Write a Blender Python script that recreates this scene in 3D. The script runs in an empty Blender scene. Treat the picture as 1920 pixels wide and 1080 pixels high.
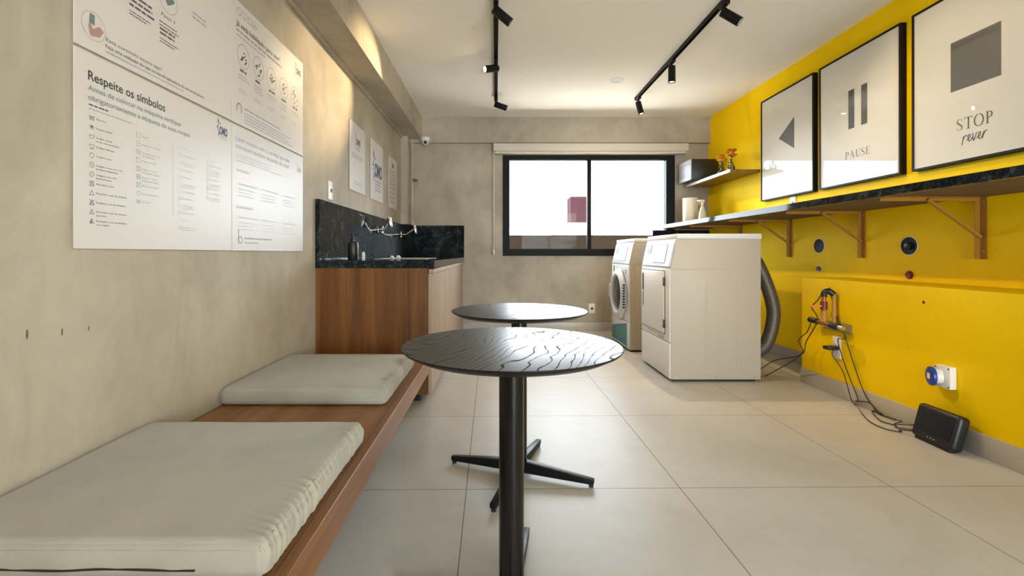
import bpy, bmesh, math, random
from mathutils import Vector, Matrix
random.seed(7)
PI = math.pi
scene = bpy.context.scene
COL = scene.collection

# ------------------------------------------------------------------ camera
H = 0.98            # eye height
F = 870.0           # focal length in pixels of a 1920-wide frame
CX, CY = 930.0, 476.0
cam_data = bpy.data.cameras.new('camera')
cam = bpy.data.objects.new('camera', cam_data)
COL.objects.link(cam)
cam.location = (0, 0, H)
cam.rotation_euler = (PI / 2, 0, 0)
cam_data.sensor_fit = 'HORIZONTAL'
cam_data.sensor_width = 36.0
cam_data.lens = 36.0 * F / 1920.0
cam_data.shift_x = (960 - CX) / 1920.0
cam_data.shift_y = -(540 - CY) / 1920.0
cam_data.clip_start = 0.02
cam_data.clip_end = 400
scene.camera = cam

# ------------------------------------------------------------------ view, sky, lights
scene.view_settings.view_transform = 'Standard'
scene.view_settings.look = 'None'
scene.view_settings.gamma = 1.0
scene.view_settings.use_curve_mapping = False
scene.view_settings.exposure = 1.45
scene.cycles.use_denoising = True
scene.cycles.max_bounces = 14
scene.cycles.diffuse_bounces = 8
scene.cycles.glossy_bounces = 6
scene.cycles.transparent_max_bounces = 12
scene.cycles.sample_clamp_indirect = 12.0

SKY = 10.0
world = bpy.data.worlds.new('sky')
scene.world = world
world.use_nodes = True
bg = world.node_tree.nodes['Background']
bg.inputs['Color'].default_value = (0.84, 0.92, 1.0, 1)
bg.inputs['Strength'].default_value = SKY

def portal(name, loc, rot, sx, sy):
    d = bpy.data.lights.new(name, 'AREA')
    d.shape = 'RECTANGLE'; d.size = sx; d.size_y = sy
    d.cycles.is_portal = True
    o = bpy.data.objects.new(name, d); COL.objects.link(o)
    o.location = loc; o.rotation_euler = rot
    return o

YB = 5.92           # back wall
YR = -2.6           # rear wall, behind the camera
XR = 2.71           # right wall
ZC = 2.708          # ceiling
ZN = 0.006          # lateral drift of the left wall per metre
portal('window_sky_portal', (1.18, YB + 0.02, 1.6), (-PI / 2, 0, 0), 2.1, 1.2)
portal('door_sky_portal', (1.65, YR - 0.02, 1.18), (PI / 2, 0, 0), 1.8, 2.3)
sun_data = bpy.data.lights.new('sun', 'SUN'); sun_data.energy = 60.0; sun_data.angle = 0.01; sun_data.color = (1.0, 0.95, 0.88)
sun = bpy.data.objects.new('sun', sun_data); COL.objects.link(sun)
sun.rotation_euler = (math.radians(-24), math.radians(12), 0)      # high sun beyond the window wall, kept out by the added eave slab
SPOT_W = 15.0
SPOT_COL = (1.0, 0.74, 0.42)

# ------------------------------------------------------------------ materials
def mat(name, color, rough=0.5, metal=0.0, spec=0.5, coat=0.0, emit=None, estr=0.0):
    m = bpy.data.materials.new(name); m.use_nodes = True
    p = m.node_tree.nodes['Principled BSDF']
    p.inputs['Base Color'].default_value = (*color, 1)
    p.inputs['Roughness'].default_value = rough
    p.inputs['Metallic'].default_value = metal
    p.inputs['Specular IOR Level'].default_value = spec
    p.inputs['Coat Weight'].default_value = coat
    if emit:
        p.inputs['Emission Color'].default_value = (*emit, 1)
        p.inputs['Emission Strength'].default_value = estr
    return m

def lin(r, g, b):
    f = lambda c: (c / 255 / 12.92) if c / 255 <= 0.04045 else ((c / 255 + 0.055) / 1.055) ** 2.4
    return (f(r), f(g), f(b))

class NT:
    def __init__(s, m):
        s.t = m.node_tree; s.p = s.t.nodes['Principled BSDF']
    def n(s, typ, **kw):
        x = s.t.nodes.new(typ)
        for k, v in kw.items(): setattr(x, k, v)
        return x
    def l(s, a, b): s.t.links.new(a, b)
    def coords(s, scale=(1, 1, 1), rot=(0, 0, 0), loc=(0, 0, 0)):
        g = s.n('ShaderNodeNewGeometry'); m = s.n('ShaderNodeMapping')
        s.l(g.outputs['Position'], m.inputs['Vector'])
        m.inputs['Scale'].default_value = scale; m.inputs['Rotation'].default_value = rot
        m.inputs['Location'].default_value = loc
        return m.outputs['Vector']
    def ocoords(s, scale=(1, 1, 1), rot=(0, 0, 0), loc=(0, 0, 0)):
        g = s.n('ShaderNodeTexCoord'); m = s.n('ShaderNodeMapping')
        s.l(g.outputs['Object'], m.inputs['Vector'])
        m.inputs['Scale'].default_value = scale; m.inputs['Rotation'].default_value = rot
        m.inputs['Location'].default_value = loc
        return m.outputs['Vector']
    def noise(s, vec, scale, detail=4, rough=0.55, dist=0.0):
        n = s.n('ShaderNodeTexNoise'); s.l(vec, n.inputs['Vector'])
        n.inputs['Scale'].default_value = scale; n.inputs['Detail'].default_value = detail
        n.inputs['Roughness'].default_value = rough; n.inputs['Distortion'].default_value = dist
        return n.outputs['Fac']
    def ramp(s, fac, stops):
        r = s.n('ShaderNodeValToRGB'); s.l(fac, r.inputs['Fac'])
        e = r.color_ramp.elements
        while len(e) < len(stops): e.new(0.5)
        for i, (p, c) in enumerate(stops):
            e[i].position = p
            e[i].color = (*c, 1) if len(c) == 3 else c
        return r.outputs['Color']
    def mix(s, fac, a, b):
        m = s.n('ShaderNodeMix', data_type='RGBA')
        if isinstance(fac, float): m.inputs[0].default_value = fac
        else: s.l(fac, m.inputs[0])
        for v, i in ((a, 6), (b, 7)):
            if isinstance(v, tuple): m.inputs[i].default_value = (*v, 1)
            else: s.l(v, m.inputs[i])
        return m.outputs[2]
    def math(s, op, a, b=0.0):
        m = s.n('ShaderNodeMath', operation=op)
        for v, i in ((a, 0), (b, 1)):
            if isinstance(v, (int, float)): m.inputs[i].default_value = v
            else: s.l(v, m.inputs[i])
        return m.outputs[0]
    def base(s, c): s.l(c, s.p.inputs['Base Color'])
    def roughness(s, c): s.l(c, s.p.inputs['Roughness'])
    def bump(s, h, strength=0.3, dist=0.01):
        b = s.n('ShaderNodeBump'); s.l(h, b.inputs['Height'])
        b.inputs['Strength'].default_value = strength; b.inputs['Distance'].default_value = dist
        s.l(b.outputs['Normal'], s.p.inputs['Normal'])

def plaster(name, c1, c2, c3):
    m = mat(name, c1, 0.75, spec=0.3); t = NT(m)
    a = t.noise(t.coords(), 1.3, 6, 0.62, 0.6)
    b = t.noise(t.coords((1, 1, 0.5)), 6.0, 5, 0.6, 1.2)
    col = t.ramp(a, [(0.32, c2), (0.52, c1), (0.70, c3)])
    col2 = t.ramp(b, [(0.35, (0.86, 0.86, 0.86)), (0.6, (1.0, 1.0, 1.0))])
    mm = t.n('ShaderNodeMix', data_type='RGBA', blend_type='MULTIPLY')
    mm.inputs[0].default_value = 0.7
    t.l(col, mm.inputs[6]); t.l(col2, mm.inputs[7]); t.base(mm.outputs[2])
    t.bump(b, 0.12, 0.004)
    return m

M = {}
M['plaster'] = plaster('burnished_cement_plaster', lin(178, 169, 153), lin(163, 154, 139), lin(192, 184, 168))
M['ceiling'] = mat('ceiling_paint', lin(242, 239, 232), 0.9, spec=0.1)
t = NT(M['ceiling']); t.bump(t.noise(t.coords(), 3.0, 3), 0.08, 0.01)
M['yellow'] = mat('yellow_wall_paint', lin(252, 214, 2), 0.6, spec=0.10)
t = NT(M['yellow']); a = t.noise(t.coords(), 2.0, 4)
t.base(t.ramp(a, [(0.3, lin(248, 208, 1)), (0.7, lin(254, 217, 3))])); t.bump(t.noise(t.coords(), 60, 2), 0.04, 0.002)

def porcelain(name, grout):
    m = mat(name, lin(182, 177, 168), 0.34, spec=0.35); t = NT(m)
    a = t.noise(t.coords(), 1.6, 6, 0.6, 0.8)
    b = t.noise(t.coords((1, 1, 1)), 14, 5, 0.6, 0.6)
    base = t.ramp(a, [(0.3, lin(174, 169, 160)), (0.7, lin(188, 184, 176))])
    fine = t.ramp(b, [(0.3, (0.94, 0.94, 0.94)), (0.7, (1, 1, 1))])
    mm = t.n('ShaderNodeMix', data_type='RGBA', blend_type='MULTIPLY'); mm.inputs[0].default_value = 1.0
    t.l(base, mm.inputs[6]); t.l(fine, mm.inputs[7])
    if grout:
        v = t.coords(rot=(0, 0, -0.012))
        s = t.n('ShaderNodeSeparateXYZ'); t.l(v, s.inputs[0])
        def line(axis, pitch, off):
            x = t.math('SUBTRACT', s.outputs[axis], off)
            x = t.math('DIVIDE', x, pitch)
            x = t.math('FRACT', x)
            x = t.math('SUBTRACT', x, 0.5); x = t.math('ABSOLUTE', x)
            x = t.math('SUBTRACT', 0.5, x)              # 0 at the joint
            return t.math('LESS_THAN', x, 0.0016 / pitch)
        g = t.math('MAXIMUM', line('X', 0.893, -0.10), line('Y', 0.868, 1.933 - 0.868))
        t.base(t.mix(g, mm.outputs[2], lin(96, 91, 84)))
        t.roughness(t.math('ADD', t.math('MULTIPLY', g, 0.4), t.math('ADD', 0.34, t.math('MULTIPLY', a, 0.14))))
    else:
        t.base(mm.outputs[2])
    return m
M['floor'] = porcelain('porcelain_floor_tiles', True)
M['tile'] = porcelain('porcelain_skirting', False)

def wood(name, dark, mid, light, axis, scale=1.0, rough=0.42):
    m = mat(name, mid, rough, spec=0.4); t = NT(m)
    s = {'X': (0.35, 7, 7), 'Y': (7, 0.35, 7), 'Z': (7, 7, 0.35)}[axis]
    s = tuple(k * scale for k in s)
    a = t.noise(t.coords(s), 1.0, 5, 0.6, 0.9)
    s2 = {'X': (2, 60, 60), 'Y': (60, 2, 60), 'Z': (60, 60, 2)}[axis]
    b = t.noise(t.coords(s2), 1.0, 4, 0.6, 0.2)
    col = t.ramp(a, [(0.28, dark), (0.5, mid), (0.72, light)])
    f = t.ramp(b, [(0.35, (0.80, 0.80, 0.80)), (0.6, (1, 1, 1))])
    mm = t.n('ShaderNodeMix', data_type='RGBA', blend_type='MULTIPLY'); mm.inputs[0].default_value = 0.8
    t.l(col, mm.inputs[6]); t.l(f, mm.inputs[7]); t.base(mm.outputs[2])
    t.bump(b, 0.05, 0.002)
    return m
WD, WM, WL = lin(80, 46, 16), lin(114, 71, 30), lin(140, 94, 46)
M['wood_v'] = wood('brown_wood_vertical_grain', WD, WM, WL, 'Z')
M['wood_y'] = wood('brown_wood_lengthwise_grain', lin(104, 66, 36), lin(138, 94, 54), lin(164, 116, 72), 'Y')
M['wood_glare'] = wood('ribbed_laminate_painted_glare', lin(150, 128, 110), lin(172, 151, 133), lin(190, 172, 155), 'Z', 1.6, 0.34)  # brown door fronts, with the window glare on them put into a pale tone
M['wood_shelf'] = wood('honey_wood_shelf', lin(120, 84, 30), lin(150, 110, 44), lin(176, 134, 62), 'Y')

M['granite'] = mat('black_granite', (0.012, 0.013, 0.015), 0.06, spec=0.13)
t = NT(M['granite'])
a = t.noise(t.coords(), 90, 6, 0.7, 0.8); b = t.noise(t.coords(), 9, 6, 0.65, 1.5)
c = t.math('MULTIPLY', a, b)
t.base(t.ramp(c, [(0.20, (0.006, 0.008, 0.010)), (0.29, (0.020, 0.025, 0.028)), (0.40, (0.085, 0.095, 0.10))]))


M['black'] = mat('matt_black_powder_coat', (0.007, 0.006, 0.006), 0.4, spec=0.2)
M['black_pole'] = mat('satin_black_tube', (0.007, 0.006, 0.005), 0.2, spec=0.32)
M['blackframe'] = mat('black_aluminium', (0.006, 0.005, 0.005), 0.55, spec=0.2)
M['blackplastic'] = mat('black_plastic', (0.01, 0.01, 0.011), 0.42)
M['darkscreen'] = mat('dark_gloss_panel', (0.006, 0.007, 0.012), 0.25)
M['chrome'] = mat('chrome', (0.85, 0.85, 0.86), 0.10, 1.0)
M['steel'] = mat('brushed_steel', (0.6, 0.6, 0.6), 0.28, 1.0)
M['brass'] = mat('aged_brass', (0.42, 0.30, 0.12), 0.35, 1.0)
M['copper'] = mat('painted_copper_pipe', lin(150, 92, 52), 0.4, 0.4)
M['redpaint'] = mat('dark_red_fitting', lin(112, 36, 26), 0.45)
M['orange'] = mat('orange_lever', lin(214, 120, 60), 0.5)
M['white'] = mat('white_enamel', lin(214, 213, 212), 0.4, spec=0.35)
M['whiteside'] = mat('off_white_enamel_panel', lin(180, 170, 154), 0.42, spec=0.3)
M['whiteplastic'] = mat('white_plastic', lin(228, 226, 220), 0.4)
M['paper'] = mat('white_poster_board', lin(204, 199, 196), 0.36, spec=0.3)
M['art'] = mat('framed_white_print_behind_glass', lin(216, 215, 208), 0.5, coat=1.0)
M['art'].node_tree.nodes['Principled BSDF'].inputs['Coat Roughness'].default_value = 0.015
M['artink'] = mat('charcoal_print_behind_glass', lin(74, 76, 76), 0.5, coat=1.0)
M['artink'].node_tree.nodes['Principled BSDF'].inputs['Coat Roughness'].default_value = 0.015
M['ink'] = mat('black_ink', lin(34, 30, 32), 0.5)
M['inkmid'] = mat('charcoal_ink', lin(84, 80, 88), 0.5)
M['inkgrey'] = mat('grey_ink', lin(104, 118, 128), 0.5)
M['inksoft'] = mat('soft_grey_ink', lin(146, 146, 154), 0.5)
M['inkglare'] = mat('glare_washed_ink', lin(190, 192, 198), 0.5)  # glare over the print, put into a paler ink
M['inkblue'] = mat('navy_ink', lin(44, 54, 96), 0.5)
M['inkpink'] = mat('dusky_pink_ink', lin(170, 130, 124), 0.5)
M['greyplastic'] = mat('grey_plastic', lin(150, 152, 158), 0.4)
M['midgrey'] = mat('mid_grey_panel', lin(176, 178, 182), 0.4)
M['blueplastic'] = mat('blue_socket_cap', lin(24, 60, 150), 0.35)
M['beige'] = mat('beige_bare_patch', lin(160, 138, 92), 0.8)
M['bracket'] = mat('yellow_brown_bracket_paint', lin(168, 122, 40), 0.5)
M['blind'] = mat('ivory_blind_cassette', lin(206, 198, 184), 0.5)
M['cable'] = mat('black_cable', (0.02, 0.012, 0.008), 0.5)
M['hose'] = mat('silver_exhaust_hose', lin(96, 88, 76), 0.5, 0.5)
t = NT(M['hose']); 
M['soil'] = mat('brown_pebbles', lin(88, 42, 24), 0.8)
M['petal'] = mat('yellow_petals', lin(236, 176, 20), 0.6)
M['petal2'] = mat('orange_petals', lin(206, 108, 24), 0.6)
M['stem'] = mat('green_stem', lin(92, 96, 40), 0.6)
M['glassdark'] = mat('dark_porthole_glass', (0.01, 0.012, 0.012), 0.06, spec=0.3)
M['sticker'] = mat('blue_green_sticker', lin(20, 110, 140), 0.35)
t = NT(M['sticker']); a = t.noise(t.coords((6, 6, 6)), 1.0, 4, 0.6, 1.5)
t.base(t.ramp(a, [(0.3, lin(18, 84, 150)), (0.46, lin(20, 120, 160)), (0.56, lin(36, 132, 92)), (0.75, lin(20, 96, 130))]))
M['lamp'] = mat('lit_lamp', (1, 0.9, 0.7), 0.4, emit=(1.0, 0.84, 0.58), estr=18.0)
M['outside_dark'] = mat('dark_parapet_render', lin(28, 22, 16), 0.9, spec=0.05)
M['bounce_slab'] = mat('pale_bounce_paving', (0.55, 0.53, 0.50), 0.9)
M['outside_maroon'] = mat('maroon_cladding', lin(50, 30, 33), 0.9, spec=0.05)
M['outside_white'] = mat('white_house_render', (0.8, 0.8, 0.78), 0.9)
M['outside_yellow'] = mat('yellow_house_render', (0.75, 0.66, 0.30), 0.9)

def fabric():
    m = mat('beige_cushion_cloth', lin(158, 153, 140), 0.85, spec=0.15); t = NT(m)
    b = t.noise(t.ocoords((500, 500, 500)), 1.0, 2)
    a = t.noise(t.ocoords(), 5.0, 4)
    t.base(t.ramp(a, [(0.3, lin(152, 147, 134)), (0.7, lin(163, 158, 145))]))
    t.bump(b, 0.15, 0.001)
    t.p.inputs['Sheen Weight'].default_value = 0.25
    return m
M['cloth'] = fabric()

def tabletop(name, rot, loc):
    m = mat(name, (0.03, 0.028, 0.024), 0.25, spec=1.0); t = NT(m)
    v = t.ocoords((1, 1, 1), (0, 0, rot), loc)
    mp = t.n('ShaderNodeMapping'); t.l(v, mp.inputs['Vector']); mp.inputs['Scale'].default_value = (1.6, 4.2, 1.0)
    n1 = t.noise(mp.outputs['Vector'], 1.0, 2.5, 0.5, 0.5)              # slow field that bends the grain into cathedrals
    sp_ = t.n('ShaderNodeSeparateXYZ'); t.l(v, sp_.inputs[0])
    k = t.math('FRACT', t.math('ADD', t.math('MULTIPLY', n1, 13.0), t.math('MULTIPLY', sp_.outputs['Y'], 38.0)))
    k = t.math('ABSOLUTE', t.math('SUBTRACT', k, 0.5))                 # 0 on the line
    fine = t.noise(t.ocoords((5, 150, 5), (0, 0, rot)), 1.0, 3)
    fray = t.math('MULTIPLY', fine, 0.16)
    g = t.n('ShaderNodeMapRange'); t.l(t.math('ADD', k, t.math('SUBTRACT', fray, 0.08)), g.inputs['Value'])
    g.inputs['From Min'].default_value = 0.0; g.inputs['From Max'].default_value = 0.075
    g = g.outputs[0]                                                    # 0 in the pores, 1 on the ridges
    t.base(t.mix(g, (0.010, 0.009, 0.008), (0.045, 0.042, 0.037)))
    t.roughness(t.math('SUBTRACT', 0.75, t.math('MULTIPLY', g, 0.40)))
    t.l(t.math('MULTIPLY', g, 0.62), t.p.inputs['Specular IOR Level'])
    h = t.math('ADD', g, t.math('MULTIPLY', fine, 0.35))
    t.bump(h, 0.22, 0.0006)
    return m

def glass(name, tint=(0.97, 0.98, 0.98), ior=1.45):
    m = bpy.data.materials.new(name); m.use_nodes = True
    nt = m.node_tree; nt.nodes.clear()
    out = nt.nodes.new('ShaderNodeOutputMaterial'); mx = nt.nodes.new('ShaderNodeMixShader')
    fr = nt.nodes.new('ShaderNodeFresnel'); fr.inputs['IOR'].default_value = ior
    tr = nt.nodes.new('ShaderNodeBsdfTransparent'); tr.inputs[0].default_value = (*tint, 1)
    gl = nt.nodes.new('ShaderNodeBsdfGlossy'); gl.inputs['Roughness'].default_value = 0.02
    nt.links.new(fr.outputs[0], mx.inputs[0]); nt.links.new(tr.outputs[0], mx.inputs[1])
    nt.links.new(gl.outputs[0], mx.inputs[2]); nt.links.new(mx.outputs[0], out.inputs[0])
    return m
M['glass'] = glass('glare_cut_window_glass', (0.80, 0.81, 0.81), 1.12)  # tint and weak reflection added to cut the window glare
M['clearglass'] = glass('clear_door_glass', (0.97, 0.98, 0.98), 1.3)
M['bottleglass'] = glass('bottle_glass', (0.86, 0.90, 0.86), 1.5)
M['clearplastic'] = mat('cloudy_bottle_plastic', lin(214, 218, 214), 0.25)
M['clearplastic'].node_tree.nodes['Principled BSDF'].inputs['Transmission Weight'].default_value = 0.35

# ------------------------------------------------------------------ mesh helpers
class MB:
    def __init__(s): s.bm = bmesh.new(); s.mi = 0
    def _mark(s, faces):
        for f in faces: f.material_index = s.mi
    def box(s, x0, x1, y0, y1, z0, z1, bevel=0.0, seg=2, mtx=None):
        vs = [s.bm.verts.new((x, y, z)) for x in (x0, x1) for y in (y0, y1) for z in (z0, z1)]
        idx = [(0, 1, 3, 2), (4, 6, 7, 5), (0, 4, 5, 1), (2, 3, 7, 6), (0, 2, 6, 4), (1, 5, 7, 3)]
        fs = [s.bm.faces.new([vs[i] for i in q]) for q in idx]
        s._mark(fs)
        if mtx is not None: bmesh.ops.transform(s.bm, matrix=mtx, verts=vs)
        if bevel > 0:
            es = list({e for f in fs for e in f.edges})
            r = bmesh.ops.bevel(s.bm, geom=es, offset=bevel, segments=seg, profile=0.5, affect='EDGES')
            s._mark(r['faces'])
        return s
    def prism(s, pts, z0, z1, mtx=None, bevel=0.0):
        """polygon in local xy extruded from z0 to z1"""
        a = [s.bm.verts.new((p[0], p[1], z0)) for p in pts]
        b = [s.bm.verts.new((p[0], p[1], z1)) for p in pts]
        n = len(pts); fs = []
        fs.append(s.bm.faces.new(list(reversed(a)))); top = s.bm.faces.new(b); fs.append(top)
        for i in range(n): fs.append(s.bm.faces.new((a[i], a[(i + 1) % n], b[(i + 1) % n], b[i])))
        s._mark(fs)
        if mtx is not None: bmesh.ops.transform(s.bm, matrix=mtx, verts=a + b)
        if bevel > 0:
            r = bmesh.ops.bevel(s.bm, geom=list({e for f in fs for e in f.edges}), offset=bevel, segments=2, profile=0.5, affect='EDGES')
            s._mark(r['faces'])
        return s
    def poly(s, pts3):
        f = s.bm.faces.new([s.bm.verts.new(p) for p in pts3]); s._mark([f]); return s
    def ink(s, pts, z=0.0006):
        return s.poly([(p[0], p[1], z) for p in pts])
    def tube(s, pts, r, seg=12, closed=False, cap=True):
        pts = [Vector(p) for p in pts]; n = len(pts)
        rr = r if isinstance(r, (list, tuple)) else [r] * n
        rings = []; up = None
        for i, p in enumerate(pts):
            if closed: t = pts[(i + 1) % n] - pts[i - 1]
            else: t = pts[min(i + 1, n - 1)] - pts[max(i - 1, 0)]
            t.normalize()
            if up is None:
                up = Vector((0, 0, 1)) if abs(t.z) < 0.9 else Vector((1, 0, 0))
            u = (up - t * up.dot(t)).normalized(); v = t.cross(u); up = u
            rings.append([s.bm.verts.new(p + (u * math.cos(2 * PI * k / seg) + v * math.sin(2 * PI * k / seg)) * rr[i]) for k in range(seg)])
        fs = []
        for i in range(n if closed else n - 1):
            a, b = rings[i], rings[(i + 1) % n]
            for k in range(seg): fs.append(s.bm.faces.new((a[k], a[(k + 1) % seg], b[(k + 1) % seg], b[k])))
        if cap and not closed:
            fs.append(s.bm.faces.new(list(reversed(rings[0])))); fs.append(s.bm.faces.new(rings[-1]))
        s._mark(fs)
        return s
    def cyl(s, p0, p1, r0, r1=None, seg=24):
        return s.tube([p0, p1], [r0, r0 if r1 is None else r1], seg)
    def lathe(s, prof, seg=32, mtx=None, closed=False):
        rings = []; vs = []
        for r, z in prof:
            if r < 1e-6: ring = [s.bm.verts.new((0, 0, z))]
            else: ring = [s.bm.verts.new((r * math.cos(2 * PI * k / seg), r * math.sin(2 * PI * k / seg), z)) for k in range(seg)]
            rings.append(ring); vs += ring
        fs = []
        for a, b in zip(rings, rings[1:]):
            for k in range(seg):
                k2 = (k + 1) % seg
                if len(a) == 1 and len(b) == 1: continue
                if len(a) == 1: fs.append(s.bm.faces.new((a[0], b[k2], b[k])))
                elif len(b) == 1: fs.append(s.bm.faces.new((a[k], a[k2], b[0])))
                else: fs.append(s.bm.faces.new((a[k], a[k2], b[k2], b[k])))
        if len(rings[0]) > 1: fs.append(s.bm.faces.new(list(reversed(rings[0]))))
        if len(rings[-1]) > 1: fs.append(s.bm.faces.new(rings[-1]))
        s._mark(fs)
        if mtx is not None: bmesh.ops.transform(s.bm, matrix=mtx, verts=vs)
        return s
    def blob(s, c, r, sub=2, squash=(1, 1, 1), jitter=0.0):
        g = bmesh.ops.create_icosphere(s.bm, subdivisions=sub, radius=1.0)
        for v in g['verts']:
            k = 1 + random.uniform(-jitter, jitter)
            v.co = Vector(c) + Vector((v.co.x * r * squash[0] * k, v.co.y * r * squash[1] * k, v.co.z * r * squash[2] * k))
        s._mark({f for v in g['verts'] for f in v.link_faces})
        return s
    def text(s, body, x, y, cap, width=None, z=0.0006, bold=0.0, align='LEFT'):
        """flat lettering in local xy: x,y = left end of the baseline, cap = capital height"""
        c = bpy.data.curves.new('t', 'FONT'); c.body = body; c.size = 1.0; c.offset = bold; c.resolution_u = 3
        o = bpy.data.objects.new('t', c)
        me = bpy.data.meshes.new_from_object(o)
        if len(me.vertices):
            xs = [v.co.x for v in me.vertices]
            k = cap / 0.729
            kx = width / max(1e-6, (max(xs) - min(xs))) if width else k
            x0 = min(xs)
            vs = [s.bm.verts.new((x + (v.co.x - x0) * kx, y + v.co.y * k, z)) for v in me.vertices]
            for p in me.polygons:
                try: s._mark([s.bm.faces.new([vs[i] for i in p.vertices])])
                except ValueError: pass
        bpy.data.meshes.remove(me); bpy.data.objects.remove(o); bpy.data.curves.remove(c)
        return s
    def line(s, x0, y0, x1, y1, w, z=0.0006):
        d = Vector((x1 - x0, y1 - y0)); d.normalize(); n = Vector((-d.y, d.x)) * w / 2
        return s.ink([(x0 - n.x, y0 - n.y), (x1 - n.x, y1 - n.y), (x1 + n.x, y1 + n.y), (x0 + n.x, y0 + n.y)], z)
    def stroke(s, pts, ws, z=0.0006):
        n = len(pts)
        if not isinstance(ws, (list, tuple)): ws = [ws] * n
        L, R = [], []
        for i, p in enumerate(pts):
            a = pts[max(0, i - 1)]; b = pts[min(n - 1, i + 1)]
            dx, dy = b[0] - a[0], b[1] - a[1]; l = math.hypot(dx, dy) or 1
            nx, ny = -dy / l * ws[i] / 2, dx / l * ws[i] / 2
            L.append((p[0] + nx, p[1] + ny)); R.append((p[0] - nx, p[1] - ny))
        for i in range(n - 1): s.ink([R[i], R[i + 1], L[i + 1], L[i]], z)
        return s
    def ring(s, x, y, r, w, z=0.0006, seg=28, ry=None, r2=None):
        ry = ry or r
        for k in range(seg):
            a, b = 2 * PI * k / seg, 2 * PI * (k + 1) / seg
            s.ink([(x + (r - w) * math.cos(a), y + (ry - w) * math.sin(a)), (x + r * math.cos(a), y + ry * math.sin(a)),
                   (x + r * math.cos(b), y + ry * math.sin(b)), (x + (r - w) * math.cos(b), y + (ry - w) * math.sin(b))], z)
        return s
    def disc(s, x, y, r, z=0.0006, seg=24):
        return s.ink([(x + r * math.cos(2 * PI * k / seg), y + r * math.sin(2 * PI * k / seg)) for k in range(seg)], z)
    def bars(s, x, y, w, n, pitch, h, z=0.0006):
        """lines of small print too fine to read"""
        for i in range(n):
            ww = w * random.uniform(0.72, 1.0); cx = x
            while cx < x + ww:
                l = random.uniform(2.2, 5.5) * h
                l = min(l, x + ww - cx)
                s.ink([(cx, y - i * pitch), (cx + l, y - i * pitch), (cx + l, y - i * pitch + h), (cx, y - i * pitch + h)], z)
                cx += l + h * 0.6
        return s
    def build(s, name, mats, parent=None, label=None, smooth=True, recalc=True, ang=38):
        if recalc: bmesh.ops.recalc_face_normals(s.bm, faces=s.bm.faces[:])
        me = bpy.data.meshes.new(name)
        if smooth:
            lim = math.radians(ang)
            for f in s.bm.faces: f.smooth = True
            for e in s.bm.edges:
                if len(e.link_faces) == 2 and e.calc_face_angle(0) > lim: e.smooth = False
        s.bm.to_mesh(me); s.bm.free()
        for m in (mats if isinstance(mats, (list, tuple)) else [mats]): me.materials.append(m)
        o = bpy.data.objects.new(name, me); COL.objects.link(o)
        if parent: o.parent = parent
        if label: o['label'] = label
        return o

def tag(o, label, cat, group=None):
    o['label'] = label; o['category'] = cat
    if group: o['group'] = group
    return o
def thing(name, label, cat, loc=(0, 0, 0), mtx=None, rotz=0.0, group=None):
    o = bpy.data.objects.new(name, None); COL.objects.link(o); o.empty_display_size = 0.1
    if mtx is not None: o.matrix_world = mtx
    else:
        o.location = loc; o.rotation_euler = (0, 0, rotz)
    return tag(o, label, cat, group)
def struct(name, mb, m, parent=None, **kw):
    o = mb.build(name, m, parent, **kw)
    if parent is None: o['kind'] = 'structure'
    return o
def frame_mtx(x, y, n, o):
    m = Matrix.Identity(4)
    for i in range(3): m[i][0] = x[i]; m[i][1] = y[i]; m[i][2] = n[i]; m[i][3] = o[i]
    return m
XL0 = -1.204
def XL(y): return XL0 + ZN * y          # face of the left wall
_lx = Vector((ZN, 1, 0)).normalized(); _ln = _lx.cross(Vector((0, 0, 1)))
def left_mtx(y, z, off=0.0):
    p = Vector((XL(y), y, z)) + _ln * off
    return frame_mtx(_lx, (0, 0, 1), _ln, p)
def right_mtx(y, z, x=XR, off=0.0):
    return frame_mtx((0, -1, 0), (0, 0, 1), (-1, 0, 0), (x - off, y, z))
def back_mtx(x, z, y=YB, off=0.0):
    return frame_mtx((1, 0, 0), (0, 0, 1), (0, -1, 0), (x, y - off, z))
def spline(pts, n=10):
    pts = [Vector(p) for p in pts]; out = []
    P = [pts[0] * 2 - pts[1]] + pts + [pts[-1] * 2 - pts[-2]]
    for i in range(1, len(P) - 2):
        for k in range(n):
            t = k / n; a, b, c, d = P[i - 1], P[i], P[i + 1], P[i + 2]
            out.append(0.5 * ((2 * b) + (c - a) * t + (2 * a - 5 * b + 4 * c - d) * t * t + (3 * b - a - 3 * c + d) * t ** 3))
    out.append(pts[-1]); return out
def copy_tree(o, parent=None):
    c = o.copy(); COL.objects.link(c); c.parent = parent
    for ch in list(o.children): copy_tree(ch, c)
    return c

# ------------------------------------------------------------------ room shell
T = 0.15
struct('floor', MB().box(-1.6, 3.1, YR - 0.1, YB + T, -0.12, 0), M['floor'])
struct('ceiling', MB().box(-1.6, 3.1, YR - 0.1, YB + T, ZC, ZC + 0.12), M['ceiling'])
mb = MB()
y0, y1 = YR - 0.1, YB + T
mb.prism([(XL(y0), y0), (XL(y1), y1), (XL(y1) - T, y1), (XL(y0) - T, y0)], 0, ZC)
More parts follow.
